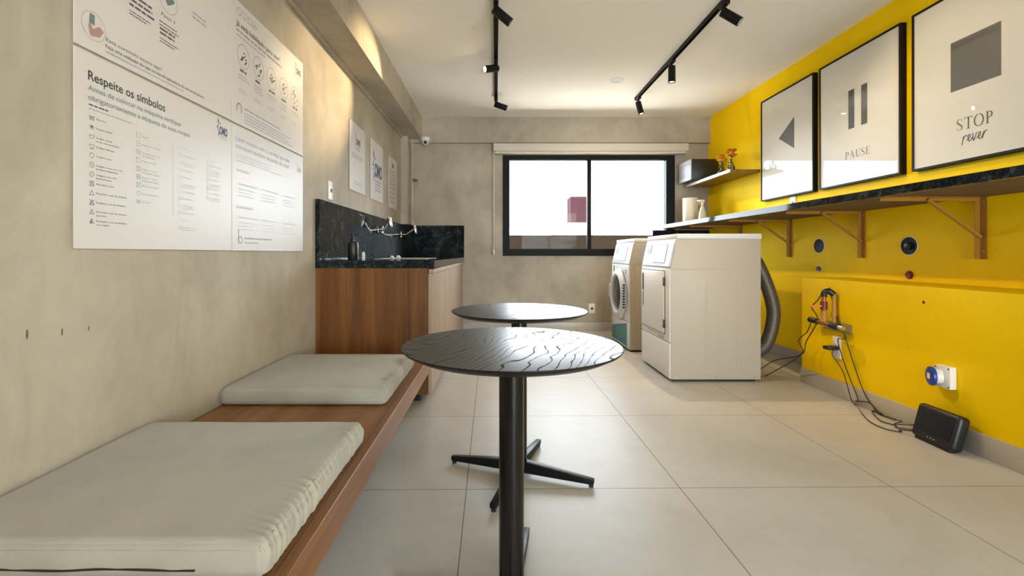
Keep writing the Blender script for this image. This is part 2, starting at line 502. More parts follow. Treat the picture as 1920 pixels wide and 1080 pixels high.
# three short scuffs scratched into the plaster
struct('wall_left', mb, M['plaster'])
struct('wall_right', MB().box(XR, XR + T, YR - 0.1, YB + T, 0, ZC), M['yellow'])
WX0, WX1, WZ0, WZ1 = 0.088, 2.275, 0.955, 2.235
mb = MB()
mb.box(XL(YB), WX0, YB, YB + T, 0, ZC); mb.box(WX1, XR, YB, YB + T, 0, ZC)
mb.box(WX0, WX1, YB, YB + T, 0, WZ0); mb.box(WX0, WX1, YB, YB + T, WZ1, ZC)
struct('wall_back', mb, M['plaster'])
mb = MB()
mb.box(XL(YR), 0.75, YR - T, YR, 0, ZC); mb.box(2.58, XR, YR - T, YR, 0, ZC); mb.box(0.75, 2.58, YR - T, YR, 2.35, ZC)
struct('wall_rear', mb, M['plaster'])
mb = MB()
for a, b in ((0.75, 0.81), (1.635, 1.695), (2.52, 2.58)): mb.box(a, b, YR - 0.10, YR - 0.04, 0, 2.35)
for c, d in ((0, 0.08), (2.27, 2.35)): mb.box(0.81, 2.52, YR - 0.10, YR - 0.04, c, d)
dr = struct('fill_door', mb, M['blackframe'])  # unseen glazed door, added and sized for fill light from behind
MB().box(0.81, 2.52, YR - 0.075, YR - 0.07, 0.08, 2.27).build('pane', M['clearglass'], dr)

# beams
mb = MB()
mb.prism([(XL(YR) , YR), (-0.975, YR), (-0.935, YB - 0.06), (XL(YB), YB - 0.06)], 2.429, ZC)
struct('trim_1', mb, M['plaster'])
mb = MB(); mb.box(XL(YB), XR, YB - 0.06, YB, 2.385, ZC)
struct('trim_2', mb, M['plaster'])
# narrow ledge where the wall meets the beam
mb = MB(); mb.prism([(XL(YR), YR), (XL(YR) + 0.022, YR), (XL(5.7) + 0.022, 5.7), (XL(5.7), 5.7)], 2.405, 2.429)
struct('trim_3', mb, M['plaster'])
# corner pipe chase
mb = MB(); mb.box(XL(YB), -1.085, 5.70, YB, 1.345, 2.43)
struct('trim_4', mb, M['plaster'])
mb = MB(); mb.cyl((-1.062, 5.88, 1.345), (-1.062, 5.88, 2.43), 0.024)
struct('trim_5', mb, M['plaster'])
# half-height boxed-out wall on the right
XB = 2.35; YBX = 3.565; ZBX = 0.80
struct('trim_6', MB().box(XB, XR, YR, YBX, 0, ZBX, 0.002), M['yellow'])
struct('baseboard_right', MB().box(XB - 0.012, XB, YR, YBX + 0.0, 0, 0.112, 0.001), M['tile'])
struct('baseboard_right', MB().box(XR - 0.012, XR, YBX, YB, 0, 0.112, 0.001), M['tile'])
struct('baseboard_back', MB().box(-0.42, XR - 0.012, YB - 0.012, YB, 0, 0.105, 0.001), M['tile'])

# window
mb = MB(); f0, f1 = YB - 0.02, YB + 0.07
mb.box(WX0, WX0 + 0.085, f0, f1, WZ0, WZ1); mb.box(WX1 - 0.11, WX1, f0, f1, WZ0, WZ1)
mb.box(WX0 + 0.085, WX1 - 0.11, f0, f1, WZ1 - 0.055, WZ1); mb.box(WX0 + 0.085, WX1 - 0.11, f0, f1, WZ0, WZ0 + 0.088)
win = struct('window_1', mb, M['blackframe'])
mb = MB(); mb.box(1.165, 1.215, YB - 0.005, YB + 0.055, WZ0 + 0.088, WZ1 - 0.055, 0.003); mb.build('meeting_stile', M['blackframe'], win)
mb = MB(); mb.box(WX0 + 0.085, 1.165, YB + 0.02, YB + 0.025, WZ0 + 0.088, WZ1 - 0.055); mb.build('pane', M['glass'], win)
mb = MB(); mb.box(1.215, WX1 - 0.11, YB + 0.04, YB + 0.045, WZ0 + 0.088, WZ1 - 0.055); mb.build('pane', M['glass'], win)

# outside
struct('ground', MB().box(-40, 60, 8.2, 120, -0.6, -0.5), M['outside_dark'])
struct('bounce_floor', MB().box(-6, 14, YB + T, 8.0, -0.2, -0.02), M['bounce_slab'])  # unseen pale slab added to bounce sunlight up to the ceiling
struct('added_eave', MB().box(-6, 14, YB + T, YB + 1.35, 2.78, 2.92), M['outside_white'])  # unseen eave slab added to block direct sun from the window
o = MB().box(-6, 14, 8.0, 8.2, -0.5, 1.305, 0.01).build('parapet_wall', M['outside_dark'])
tag(o, 'dark brown parapet wall low outside the window', 'wall')
o = thing('tower_block', 'maroon clad block seen far off through the left window pane', 'building', (7.05, 40, -0.5))
mb = MB(); mb.box(-0.78, 0.90, -1, 1, 4.1, 6.3)
for k in range(9): mb.box(-0.79, 0.91, -1.02, -1.0, 4.25 + k * 0.22, 4.29 + k * 0.22)
mb.build('clad_top', M['outside_maroon'], o)
MB().box(-0.9, 1.1, -1.1, 1.1, 0, 4.1).build('white_base', M['outside_white'], o)
o = thing('yellow_house', 'pale yellow house low beside the maroon block outside', 'building', (5.2, 38, -0.5))
mb = MB(); mb.box(-0.6, 0.6, -1, 1, 0, 3.7); mb.prism([(-0.7, 3.7), (0.7, 3.7), (0.0, 4.3)], -1, 1, Matrix.Rotation(PI / 2, 4, 'X'))
mb.build('walls', M['outside_yellow'], o)

# ------------------------------------------------------------------ roller blind, camera, pipe tap
o = thing('roller_blind', 'rolled-up ivory roller blind in its cassette above the window', 'blind', (1.19, YB - 0.06, 2.24))
MB().box(-1.225, 1.225, -0.05, 0.058, 0.03, 0.127, 0.006).build('cassette', M['blind'], o)
MB().box(-1.205, 1.205, -0.04, 0.045, 0.0, 0.03, 0.006).build('bottom_bar', M['blind'], o)
MB().cyl((-1.221, -0.03, 0.03), (-1.221, -0.03, -1.20), 0.004, seg=8).cyl((-1.213, -0.012, 0.03), (-1.213, -0.012, -1.20), 0.003, seg=8).build('cord', M['blind'], o)
MB().lathe([(0, -0.07), (0.011, -0.065), (0.013, -0.02), (0.006, 0.0), (0, 0)], 12, Matrix.Translation((-1.219, -0.025, -1.2))).build('cord_weight', M['whiteplastic'], o)

o = thing('security_camera', 'white dome security camera under the beam in the corner', 'camera', (-0.885, 5.80, 2.43))
MB().lathe([(0, 0), (0.062, 0), (0.062, -0.02), (0.055, -0.035), (0, -0.035)], 28).build('base', M['whiteplastic'], o)
MB().blob((0, -0.004, -0.048), 0.045, 3).build('dome', M['whiteplastic'], o)
MB().cyl((0.006, -0.03, -0.06), (0.010, -0.052, -0.07), 0.022, 0.020).build('lens', M['blackplastic'], o, 'black round lens')

o = thing('pipe_tap', 'small brass tap stub on the corner pipe', 'tap', (-1.04, 5.86, 1.905))
MB().cyl((-0.01, 0, 0), (0.05, -0.01, 0), 0.014, seg=14).cyl((0.0, 0, 0.0), (0.0, 0, 0.028), 0.008, seg=10).build('body', M['brass'], o)
MB().box(-0.012, 0.012, -0.008, 0.008, 0.026, 0.036, 0.002).build('handle', M['brass'], o)

# ------------------------------------------------------------------ track lights
def rail(name, x, y0, y1, label):
    o = thing(name, label, 'light track', (x, 0, ZC))
    mb = MB(); mb.box(-0.017, -0.009, y0, y1, -0.030, 0); mb.box(0.009, 0.017, y0, y1, -0.030, 0); mb.box(-0.009, 0.009, y0, y1, -0.012, 0)
    mb.build('channel', M['black'], o)
    MB().box(-0.020, 0.020, y1, y1 + 0.03, -0.033, 0, 0.002).build('end_cap', M['black'], o)
    return o
rail('track_rail', 0.0, -1.2, 5.12, 'black ceiling light track above the tables')
rail('track_rail', 1.55, -1.2, 5.10, 'black ceiling light track nearer the yellow wall')
def spotlight(x, y, direction, label, lit=True, power=1.0, size=1.25, real=True):
    o = thing('spotlight', label, 'spotlight', (x, y, ZC - 0.030), group='black cylinder spotlights on the ceiling tracks')
    MB().box(-0.016, 0.016, -0.05, 0.05, -0.022, 0.0, 0.003).build('adapter', M['black'], o)
    MB().cyl((0, 0, -0.022), (0, 0, -0.052), 0.007, seg=12).build('stem', M['black'], o)
    d = Vector(direction).normalized()
    q = Vector((0, 0, -1)).rotation_difference(d).to_matrix().to_4x4()
    m = Matrix.Translation((0, 0, -0.062)) @ q
    r = 0.031; L = 0.125
    prof = [(0, 0.018), (r * 0.9, 0.018), (r, 0.014), (r, -L), (r * 0.86, -L), (r * 0.80, -L + 0.018), (0, -L + 0.018)]
    h = MB().lathe(prof, 32, m).build('housing', M['black'], o)
    MB().lathe([(0, -L + 0.012), (r * 0.76, -L + 0.012), (r * 0.76, -L + 0.016), (0, -L + 0.016)], 24, m).build('lens', M['lamp'] if lit else M['darkscreen'], h)
    if lit:
        l = bpy.data.lights.new('spot_beam', 'SPOT'); l.energy = SPOT_W * power; l.color = SPOT_COL
        l.spot_size = size; l.spot_blend = 0.7; l.shadow_soft_size = 0.02
        lo = bpy.data.objects.new('spot_beam', l); COL.objects.link(lo); lo.parent = o
        p = m @ Vector((0, 0, -L - 0.004)); lo.matrix_local = Matrix.Translation(p) @ q
    return o
spotlight(0.0, 3.12, (0.78, 0.12, -0.60), 'spotlight tilted down toward the yellow half wall, on the track above the tables', power=2.6, size=1.25)
spotlight(0.0, 4.09, (-1.18, -0.76, -0.40), 'glowing spotlight aimed at the left wall posters', power=3.4, size=0.85)
spotlight(0.0, 5.08, (0.95, 0.12, -0.30), 'farthest spotlight of the track above the tables, pointing right', power=0.8)
spotlight(1.55, 3.15, (0.66, -0.3, -0.62), 'slanted spotlight aimed at the yellow wall, on the right-hand ceiling track', power=0.6, size=1.7)
spotlight(1.55, 4.09, (0.0, 0.0, -1.0), 'middle spotlight of the right-hand track, hanging straight down', power=2.2, size=1.9)
spotlight(1.55, 5.05, (0.22, -0.12, -0.9), 'farthest spotlight of the right-hand track, close to the window wall', power=1.6, size=1.6)

o = thing('ceiling_sensor', 'flat round white sensor on the ceiling between the tracks', 'sensor', (1.2, 4.61, ZC))
MB().lathe([(0, 0), (0.066, 0), (0.066, -0.008), (0.058, -0.014), (0, -0.014)], 36).build('body', M['whiteplastic'], o)
MB().lathe([(0, -0.013), (0.012, -0.013), (0.010, -0.020), (0, -0.021)], 16).build('eye', M['whiteplastic'], o)

# ------------------------------------------------------------------ posters on the left wall
LG = 'laundry posters on the left wall'
def poster(y, z, w, h, label, th=0.004, parts=()):
    o = thing('poster', label, 'poster', mtx=left_mtx(y, z, 0.003), group=LG)
    MB().box(0, w, 0, h, 0, th, 0.0006, 1).build('board', M['paper'], o)
    for nm, m, fn in parts:
        mb = MB(); fn(mb)
        for v in mb.bm.verts: v.co.z += th
        mb.build(nm, M[m], o, smooth=False, recalc=False)
    return o
def splash_mark(mb, x, y, s):
    """burst of dashes left of the brand lettering"""
    for ang, r0, r1, w in ((105, .25, 1.0, .20), (140, .15, .42, .14), (180, .10, .50, .16), (225, .15, .42, .14), (262, .25, .95, .20), (70, .35, .60, .16)):
        a = math.radians(ang); c, sn = math.cos(a), math.sin(a)
        x0, y0, x1, y1 = x + c * r0 * s, y + sn * r0 * s, x + c * r1 * s, y + sn * r1 * s
        n = (-sn * w * s / 2, c * w * s / 2); mx, my = (x0 + x1) / 2, (y0 + y1) / 2
        mb.ink([(x0, y0), (mx - n[0], my - n[1]), (x1, y1), (mx + n[0], my + n[1])])
def logo(mb, x, y, w, h):
    """x,y bottom-left of the letters"""
    mb.text('OMO', x, y, h, w, bold=0.045)
    splash_mark(mb, x - 0.02 * w, y + h * 0.75, h * 1.25)
def icon(mb, k, x, y, r):
    w = r * 0.16
    if k in ('tub', 'tubx', 'hand', 'tub2'):
        mb.stroke([(x - r, y + r * .7), (x - r * .75, y - r * .7), (x + r * .75, y - r * .7), (x + r, y + r * .7)], w)
        mb.line(x - r, y + r * .45, x + r, y + r * .45, w)
        if k == 'tubx': mb.line(x - r, y - r * .8, x + r, y + r * .8, w); mb.line(x - r, y + r * .8, x + r, y - r * .8, w)
        if k == 'hand': mb.ink([(x - r * .5, y), (x, y - r * .5), (x + r * .5, y), (x, y + r * 1.0)])
        if k == 'tub2': mb.line(x - r * .7, y - r, x + r * .7, y - r, w)
    elif k in ('circ', 'circp', 'circf', 'circx'):
        mb.ring(x, y, r, w)
        if k == 'circp': mb.disc(x, y, r * .22)
        if k == 'circf': mb.line(x, y - r * .35, x, y + r * .35, w)
        if k == 'circx': mb.line(x - r, y - r, x + r, y + r, w); mb.line(x - r, y + r, x + r, y - r, w)
    elif k.startswith('tri'):
        P = [(x - r, y - r * .8), (x + r, y - r * .8), (x, y + r), (x - r, y - r * .8)]
        for a, b in zip(P, P[1:]): mb.line(*a, *b, w)
        if k == 'trix': mb.line(x - r, y - r, x + r, y + r, w); mb.line(x - r, y + r, x + r, y - r, w)
        if k == 'tric': mb.line(x - r * .3, y - r * .8, x + r * .1, y + r * .3, w)
        if k == 'trif': mb.ink([(x - r * .55, y - r * .7), (x + r * .1, y - r * .7), (x, y + r * .7)])
    else:
        P = [(x - r, y - r), (x + r, y - r), (x + r, y + r), (x - r, y + r), (x - r, y - r)]
        for a, b in zip(P, P[1:]): mb.line(*a, *b, w)
        if k == 'sq1': mb.line(x - r * .6, y, x + r * .6, y, w)
        if k == 'sq3':
            for q in (-.5, 0, .5): mb.line(x + q * r, y - r * .6, x + q * r, y + r * .6, w)
        if k == 'sqd': mb.line(x - r, y + r * .2, x - r * .2, y + r, w)
        if k == 'sqo': mb.ring(x, y, r * .8, w)
        if k == 'sqp': mb.ring(x, y, r * .8, w); mb.disc(x, y, r * .2)
        if k == 'sqx': mb.line(x - r, y - r, x + r, y + r, w); mb.line(x - r, y + r, x + r, y - r, w)

PW = 0.770; PH = 0.573
def p1_title(m):
    m.text('Respeite os símbolos', 0.044, 0.494, 0.029, 0.312, bold=0.012)
def p1_sub(m):
    m.text('Antes de colocar na máquina verifique', 0.044, 0.464, 0.0165, 0.394, bold=0.004)
    m.text('obrigatoriamente a etiqueta de suas roupas', 0.044, 0.436, 0.0165, 0.446, bold=0.004)
def p1_small(m):
    m.bars(0.046, 0.420, 0.085, 1, 0.01, 0.0045)
    random.seed(3)
    icons = ['tubx', 'hand', 'tub', 'tub2', 'circ', 'circp', 'circf', 'circx', 'tri', 'trix', 'tric', 'trif']
    words = ['Não lavar', 'Lavagem manual', 'Lavagem manual|ou em meio de máquina', 'Lavagem delicada', 'Lavagem a seco', 'Lavagem a seco com ciclo|de baixa temperatura',
             'Lavagem a seco com|hidrocarboneto', 'Não lavar a seco', 'Permitido o uso de alvejante', 'Proibido o uso de alvejante', 'Permitido o uso de alvejante|sem cloro', 'Permitido o uso de alvejante|com oxigênio']
    for i, k in enumerate(icons):
        y = 0.385 - i * 0.0276
        icon(m, k, 0.056, y, 0.0078)
        for j, s in enumerate(words[i].split('|')):
            m.text(s, 0.071, y - 0.002 - j * 0.0105, 0.0060, len(s) * 0.0040)
def p1_mid(m):
    m.bars(0.046, 0.409, 0.20, 1, 0.01, 0.0026)
    icons = ['sq', 'sq1', 'sq3', 'sqd', 'sqo', 'sqp', 'sqx', 'circ', 'tubx']
    words = ['Secagem', 'Secagem na horizontal', 'Secagem na vertical|sem gotejamento', 'Secagem em varal', 'Secagem em tambor|à temperatura normal', 'Secagem em tambor|à temperatura baixa', 'Não secar em tambor', 'Ajuste temperatura', 'Não torcer']
    for i, k in enumerate(icons):
        y = 0.379 - i * 0.0275
        icon(m, k, 0.233, y, 0.0078)
        for j, s in enumerate(words[i].split('|')):
            m.text(s, 0.248, y - 0.002 - j * 0.0105, 0.0058, len(s) * 0.0040)
    m.line(0.396, 0.124, 0.396, 0.388, 0.0012)
def p1_glare(m):
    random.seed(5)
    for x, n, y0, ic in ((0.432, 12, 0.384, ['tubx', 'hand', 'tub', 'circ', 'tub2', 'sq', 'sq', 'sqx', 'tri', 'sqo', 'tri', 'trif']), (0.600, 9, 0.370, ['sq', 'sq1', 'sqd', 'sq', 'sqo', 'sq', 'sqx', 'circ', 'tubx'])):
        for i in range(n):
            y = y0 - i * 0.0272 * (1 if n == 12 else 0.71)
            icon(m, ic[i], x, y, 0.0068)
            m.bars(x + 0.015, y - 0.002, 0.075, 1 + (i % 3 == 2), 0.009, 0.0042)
def p1_logo(m): logo(m, 0.680, 0.500, 0.058, 0.034)
def p1_tagline(m): m.bars(0.682, 0.489, 0.055, 2, 0.010, 0.0035)
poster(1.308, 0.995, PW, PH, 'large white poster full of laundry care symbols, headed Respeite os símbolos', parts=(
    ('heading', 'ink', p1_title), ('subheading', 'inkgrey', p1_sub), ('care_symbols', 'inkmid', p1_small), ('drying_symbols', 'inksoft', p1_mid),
    ('glare_washed_symbols', 'inkglare', p1_glare), ('logo', 'inkblue', p1_logo), ('tagline', 'inksoft', p1_tagline)))

def p2_app(m):
    m.text('Está curtindo nosso app?', 0.106, 0.052, 0.0115, 0.235)
    m.text('Faça uma avaliação do app na loja de aplicativos do seu smartphone', 0.104, 0.032, 0.0115, 0.470, bold=0.008)
def p2_blk1(m): random.seed(11); m.bars(0.195, 0.245, 0.115, 3, 0.017, 0.0075); m.bars(0.195, 0.192, 0.100, 2, 0.010, 0.0035)
def p2_blk2(m):
    random.seed(12); m.text('Passo 3', 0.337, 0.250, 0.014, 0.07)
    m.bars(0.327, 0.225, 0.105, 2, 0.013, 0.004); m.bars(0.330, 0.198, 0.100, 2, 0.015, 0.0075); m.bars(0.329, 0.165, 0.100, 2, 0.010, 0.0035)
def p2_blk3(m): random.seed(13); m.bars(0.02, 0.262, 0.12, 3, 0.012, 0.004)
def p2_blk4(m): random.seed(14); m.bars(0.505, 0.345, 0.11, 2, 0.017, 0.006)
def p2_sub(m): m.bars(0.107, 0.018, 0.38, 1, 0.01, 0.0035)
def p2_hand(m): m.ink([(0.052, 0.043), (0.083, 0.050), (0.098, 0.074), (0.082, 0.083), (0.060, 0.066), (0.050, 0.085), (0.044, 0.070)])
def p2_phone(m): m.ink([(0.047, 0.080), (0.066, 0.078), (0.066, 0.108), (0.050, 0.110)])
def p2_screen(m): m.ink([(0.345, 0.335), (0.368, 0.300), (0.376, 0.304), (0.402, 0.322), (0.405, 0.332), (0.360, 0.345)])
poster(1.308, 1.577, PW, PH, 'large white poster with app advice and a hand holding a phone in a circle', parts=(
    ('app_advice', 'inkmid', p2_app), ('text_block', 'inkmid', p2_blk1), ('text_block', 'inkmid', p2_blk2), ('text_block', 'inksoft', p2_blk3), ('text_block', 'inksoft', p2_blk4),
    ('small_print', 'inksoft', p2_sub), ('circle_outline', 'inksoft', lambda m: m.ring(0.063, 0.075, 0.042, 0.0015)), ('circle_outline', 'inksoft', lambda m: m.ring(0.374, 0.320, 0.047, 0.002)),
    ('hand_drawing', 'inkpink', p2_hand), ('phone_drawing', 'inkgrey', p2_phone), ('step_drawing', 'inkgrey', p2_screen)))

def p3_icons(m):
    m.ring(0.055, 0.520, 0.018, 0.002)
    m.stroke([(0.100, 0.500), (0.082, 0.521), (0.082, 0.533), (0.091, 0.538), (0.100, 0.529), (0.109, 0.538), (0.118, 0.533), (0.118, 0.521), (0.100, 0.500)], 0.0022)
    for a, b in (((0.131, .506), (.165, .506)), ((.165, .506), (.165, .532)), ((.165, .532), (.131, .532)), ((.131, .532), (.131, .506))): m.line(*a, *b, 0.0022)
    m.stroke([(0.178, .505), (.178, .536), (.200, .536), (.206, .528), (.200, .520), (.182, .520)], 0.0022); m.stroke([(.200, .520), (.209, .513), (.204, .505), (.178, .505)], 0.0022)
def p3_head(m): m.text('Já está habilitado para usar?', 0.030, 0.450, 0.026, 0.425, bold=0.014)
def p3_step(cx, seed):
    def fn(m):
        r = random.Random(seed); m.ring(cx, 0.325, 0.052, 0.0018, ry=0.056)
        for k in range(7):
            a = k * 0.9 + r.random(); q = r.uniform(0.006, 0.030)
            px, py = cx + math.cos(a) * q, 0.325 + math.sin(a) * q
            m.line(px - 0.009, py - 0.010, px + 0.009, py + r.uniform(-0.012, 0.018), r.uniform(0.003, 0.009))
        random.seed(seed); m.bars(cx - 0.030, 0.250, 0.064, 1, 0.01, 0.011)
    return fn
def p3_note(cx, seed):
    def fn(m):
        random.seed(seed); m.bars(cx - 0.042, 0.228, 0.095, 2 + seed % 2, 0.014, 0.004); m.bars(cx - 0.040, 0.165, 0.080, 2, 0.012, 0.003)
    return fn
def p3_phones(m): m.stroke([(0.056 + 0.020 * math.cos(a), 0.072 + 0.024 * math.sin(a)) for a in [math.radians(-40 + k * 14) for k in range(19)]], 0.005)
def p3_soft(m): random.seed(22); m.bars(0.032, 0.425, 0.45, 1, 0.01, 0.010); m.bars(0.032, 0.405, 0.30, 1, 0.01, 0.005)
def p3_help(m): random.seed(23); m.bars(0.100, 0.082, 0.36, 1, 0.01, 0.007); m.bars(0.100, 0.062, 0.52, 4, 0.014, 0.0045)
def p3_logo(m): logo(m, 0.660, 0.470, 0.060, 0.034)
def p3_tag(m): m.bars(0.662, 0.455, 0.05, 2, 0.012, 0.0035)
_steps = (0.092, 0.228, 0.362, 0.500, 0.640)
poster(2.083, 1.577, 0.752, PH - 0.008, 'large white poster with a row of five round step drawings', parts=tuple(
    [('shape_icons', 'inkmid', p3_icons), ('heading', 'inkmid', p3_head), ('subheading', 'inksoft', p3_soft), ('headset_drawing', 'inkmid', p3_phones), ('help_text', 'inksoft', p3_help), ('logo', 'ink', p3_logo), ('tagline', 'inksoft', p3_tag)]
    + [('step_drawing', 'inkmid', p3_step(c, 50 + i)) for i, c in enumerate(_steps)] + [('step_note', 'inksoft', p3_note(c, 60 + i)) for i, c in enumerate(_steps)]))

def p4_head(m):
    m.text('Lavar roupas com o carinho que elas', 0.030, 0.505, 0.022, 0.54)
    m.text('merecem também depende de você', 0.030, 0.470, 0.022, 0.53)
def p4_glare(m): random.seed(31); m.bars(0.032, 0.440, 0.45, 3, 0.014, 0.005)
def p4_title(x, y, w): return lambda m: m.bars(x, y, w, 1, 0.01, 0.012)
def p4_blk(x, y, seed):
    def fn(m): random.seed(seed); m.bars(x, y, 0.19, 1, 0.01, 0.007); m.bars(x, y - 0.022, 0.15, 3, 0.015, 0.004)
    return fn
def p4_b(m):
    m.stroke([(0.052, 0.100), (0.052, 0.045)], 0.006); m.ring(0.066, 0.050, 0.018, 0.006)
    random.seed(4); m.bars(0.10, 0.055, 0.33, 1, 0.01, 0.007); m.bars(0.10, 0.035, 0.14, 1, 0.01, 0.005)
def p4_logo(m): logo(m, 0.680, 0.475, 0.045, 0.028)
poster(2.083, 0.995, 0.752, PH, 'large white poster with glare-washed print, headed Lavar roupas com o carinho', parts=tuple(
    [('heading', 'inksoft', p4_head), ('small_print', 'inkglare', p4_glare), ('round_emblem', 'inksoft', p4_b), ('logo', 'inkglare', p4_logo),
     ('section_title', 'inkglare', p4_title(0.032, 0.365, 0.12)), ('section_title', 'inkglare', p4_title(0.032, 0.195, 0.16))]
    + [('text_block', 'inkglare', p4_blk(x, y, int(x * 100 + y * 1000))) for y in (0.305, 0.150) for x in (0.05, 0.26, 0.49)]))

def pa_logo(m): logo(m, 0.175, 0.400, 0.115, 0.050)
def pa_soft(m):
    random.seed(41); m.bars(0.165, 0.375, 0.13, 2, 0.018, 0.008); m.bars(0.07, 0.300, 0.31, 2, 0.022, 0.010); m.bars(0.10, 0.080, 0.25, 2, 0.02, 0.006)
poster(3.725, 1.502, 0.43, 0.566, 'small white poster with a little logo and few lines, next to the light switch', parts=(('logo', 'ink', pa_logo), ('small_print', 'inksoft', pa_soft)))
def pb_logo(m): logo(m, 0.150, 0.235, 0.28, 0.130)
def pb_soft(m): random.seed(42); m.bars(0.160, 0.185, 0.25, 2, 0.032, 0.016); m.bars(0.160, 0.125, 0.25, 2, 0.030, 0.014)
poster(4.325, 1.498, 0.47, 0.570, 'small white poster filled by one big dark logo', parts=(('logo', 'inkblue', pb_logo), ('tagline', 'inksoft', pb_soft)))
def pc_logo(m): logo(m, 0.170, 0.460, 0.10, 0.045)
def pc_soft(m):
    random.seed(43)
    m.bars(0.04, 0.415, 0.34, 1, 0.02, 0.010)
    for k in range(7): m.bars(0.04, 0.385 - k * 0.052, 0.34, 2, 0.018, 0.007)
poster(5.03, 1.490, 0.42, 0.566, 'small white poster full of text lines beside the corner pipe', parts=(('logo', 'ink', pc_logo), ('printed_lines', 'inksoft', pc_soft)))

# scuffs on the plaster
M['scuff'] = mat('plaster_dent', lin(104, 92, 74), 0.9, spec=0.1)
mb = MB()
for y, z, s in ((1.184, 0.775, 1.0), (1.279, 0.765, 0.8), (1.362, 0.762, 0.55)):
    mm = left_mtx(y, z, 0.0)
    pts = [(0.0, -0.014 * s), (0.003 * s, -0.004), (0.002 * s, 0.012 * s), (-0.002 * s, 0.010 * s), (-0.003 * s, -0.006)]
    mb.prism(pts, -0.001, 0.0006, mm)
o = mb.build('trim_7', M['scuff']); o['kind'] = 'structure'

# light switch beside the small posters
o = thing('light_switch', 'white switch plate on the left wall above the black splashback', 'switch', mtx=left_mtx(3.30, 1.362))
MB().box(-0.036, 0.036, 0, 0.135, 0, 0.012, 0.004).build('plate', M['whiteplastic'], o)
MB().box(-0.010, 0.012, 0.055, 0.080, 0.011, 0.018, 0.002).build('button', M['blackplastic'], o, 'black push button')

# ------------------------------------------------------------------ bench, cushions
BX = -0.424
BZ = 0.3255
YC = 3.045                  # near side of the sink cabinet
YN = -1.4                   # near end of bench, behind the camera
o = thing('bench', 'long low wall-mounted brown wooden bench under the posters', 'bench', (0, 0, 0))
mb = MB()
mb.prism([(XL(YN) + 0.001, YN), (BX - 0.03, YN), (BX - 0.03, YC - 0.001), (XL(YC) + 0.001, YC - 0.001)], BZ - 0.03, BZ)
mb.build('seat', M['wood_y'], o)
MB().box(BX - 0.03, BX, YN, YC - 0.001, BZ - 0.097, BZ, 0.0015, 1).build('front_edge', M['wood_y'], o)
mb = MB()
for yy in (-0.9, 0.9, 2.3):
    mb.box(XL(yy) + 0.002, BX - 0.10, yy, yy + 0.03, BZ - 0.095, BZ - 0.031)
mb.build('support_rib', M['black'], o)
mb = MB(); mb.box(XL(YN) + 0.012, XL(YN) + 0.20, YN + 0.02, YN + 0.05, 0.0, BZ - 0.031).box(XL(YC) + 0.01, XL(YC) + 0.2, YC - 0.06, YC - 0.03, 0, BZ - 0.031)
mb.build('leg', M['wood_v'], o)

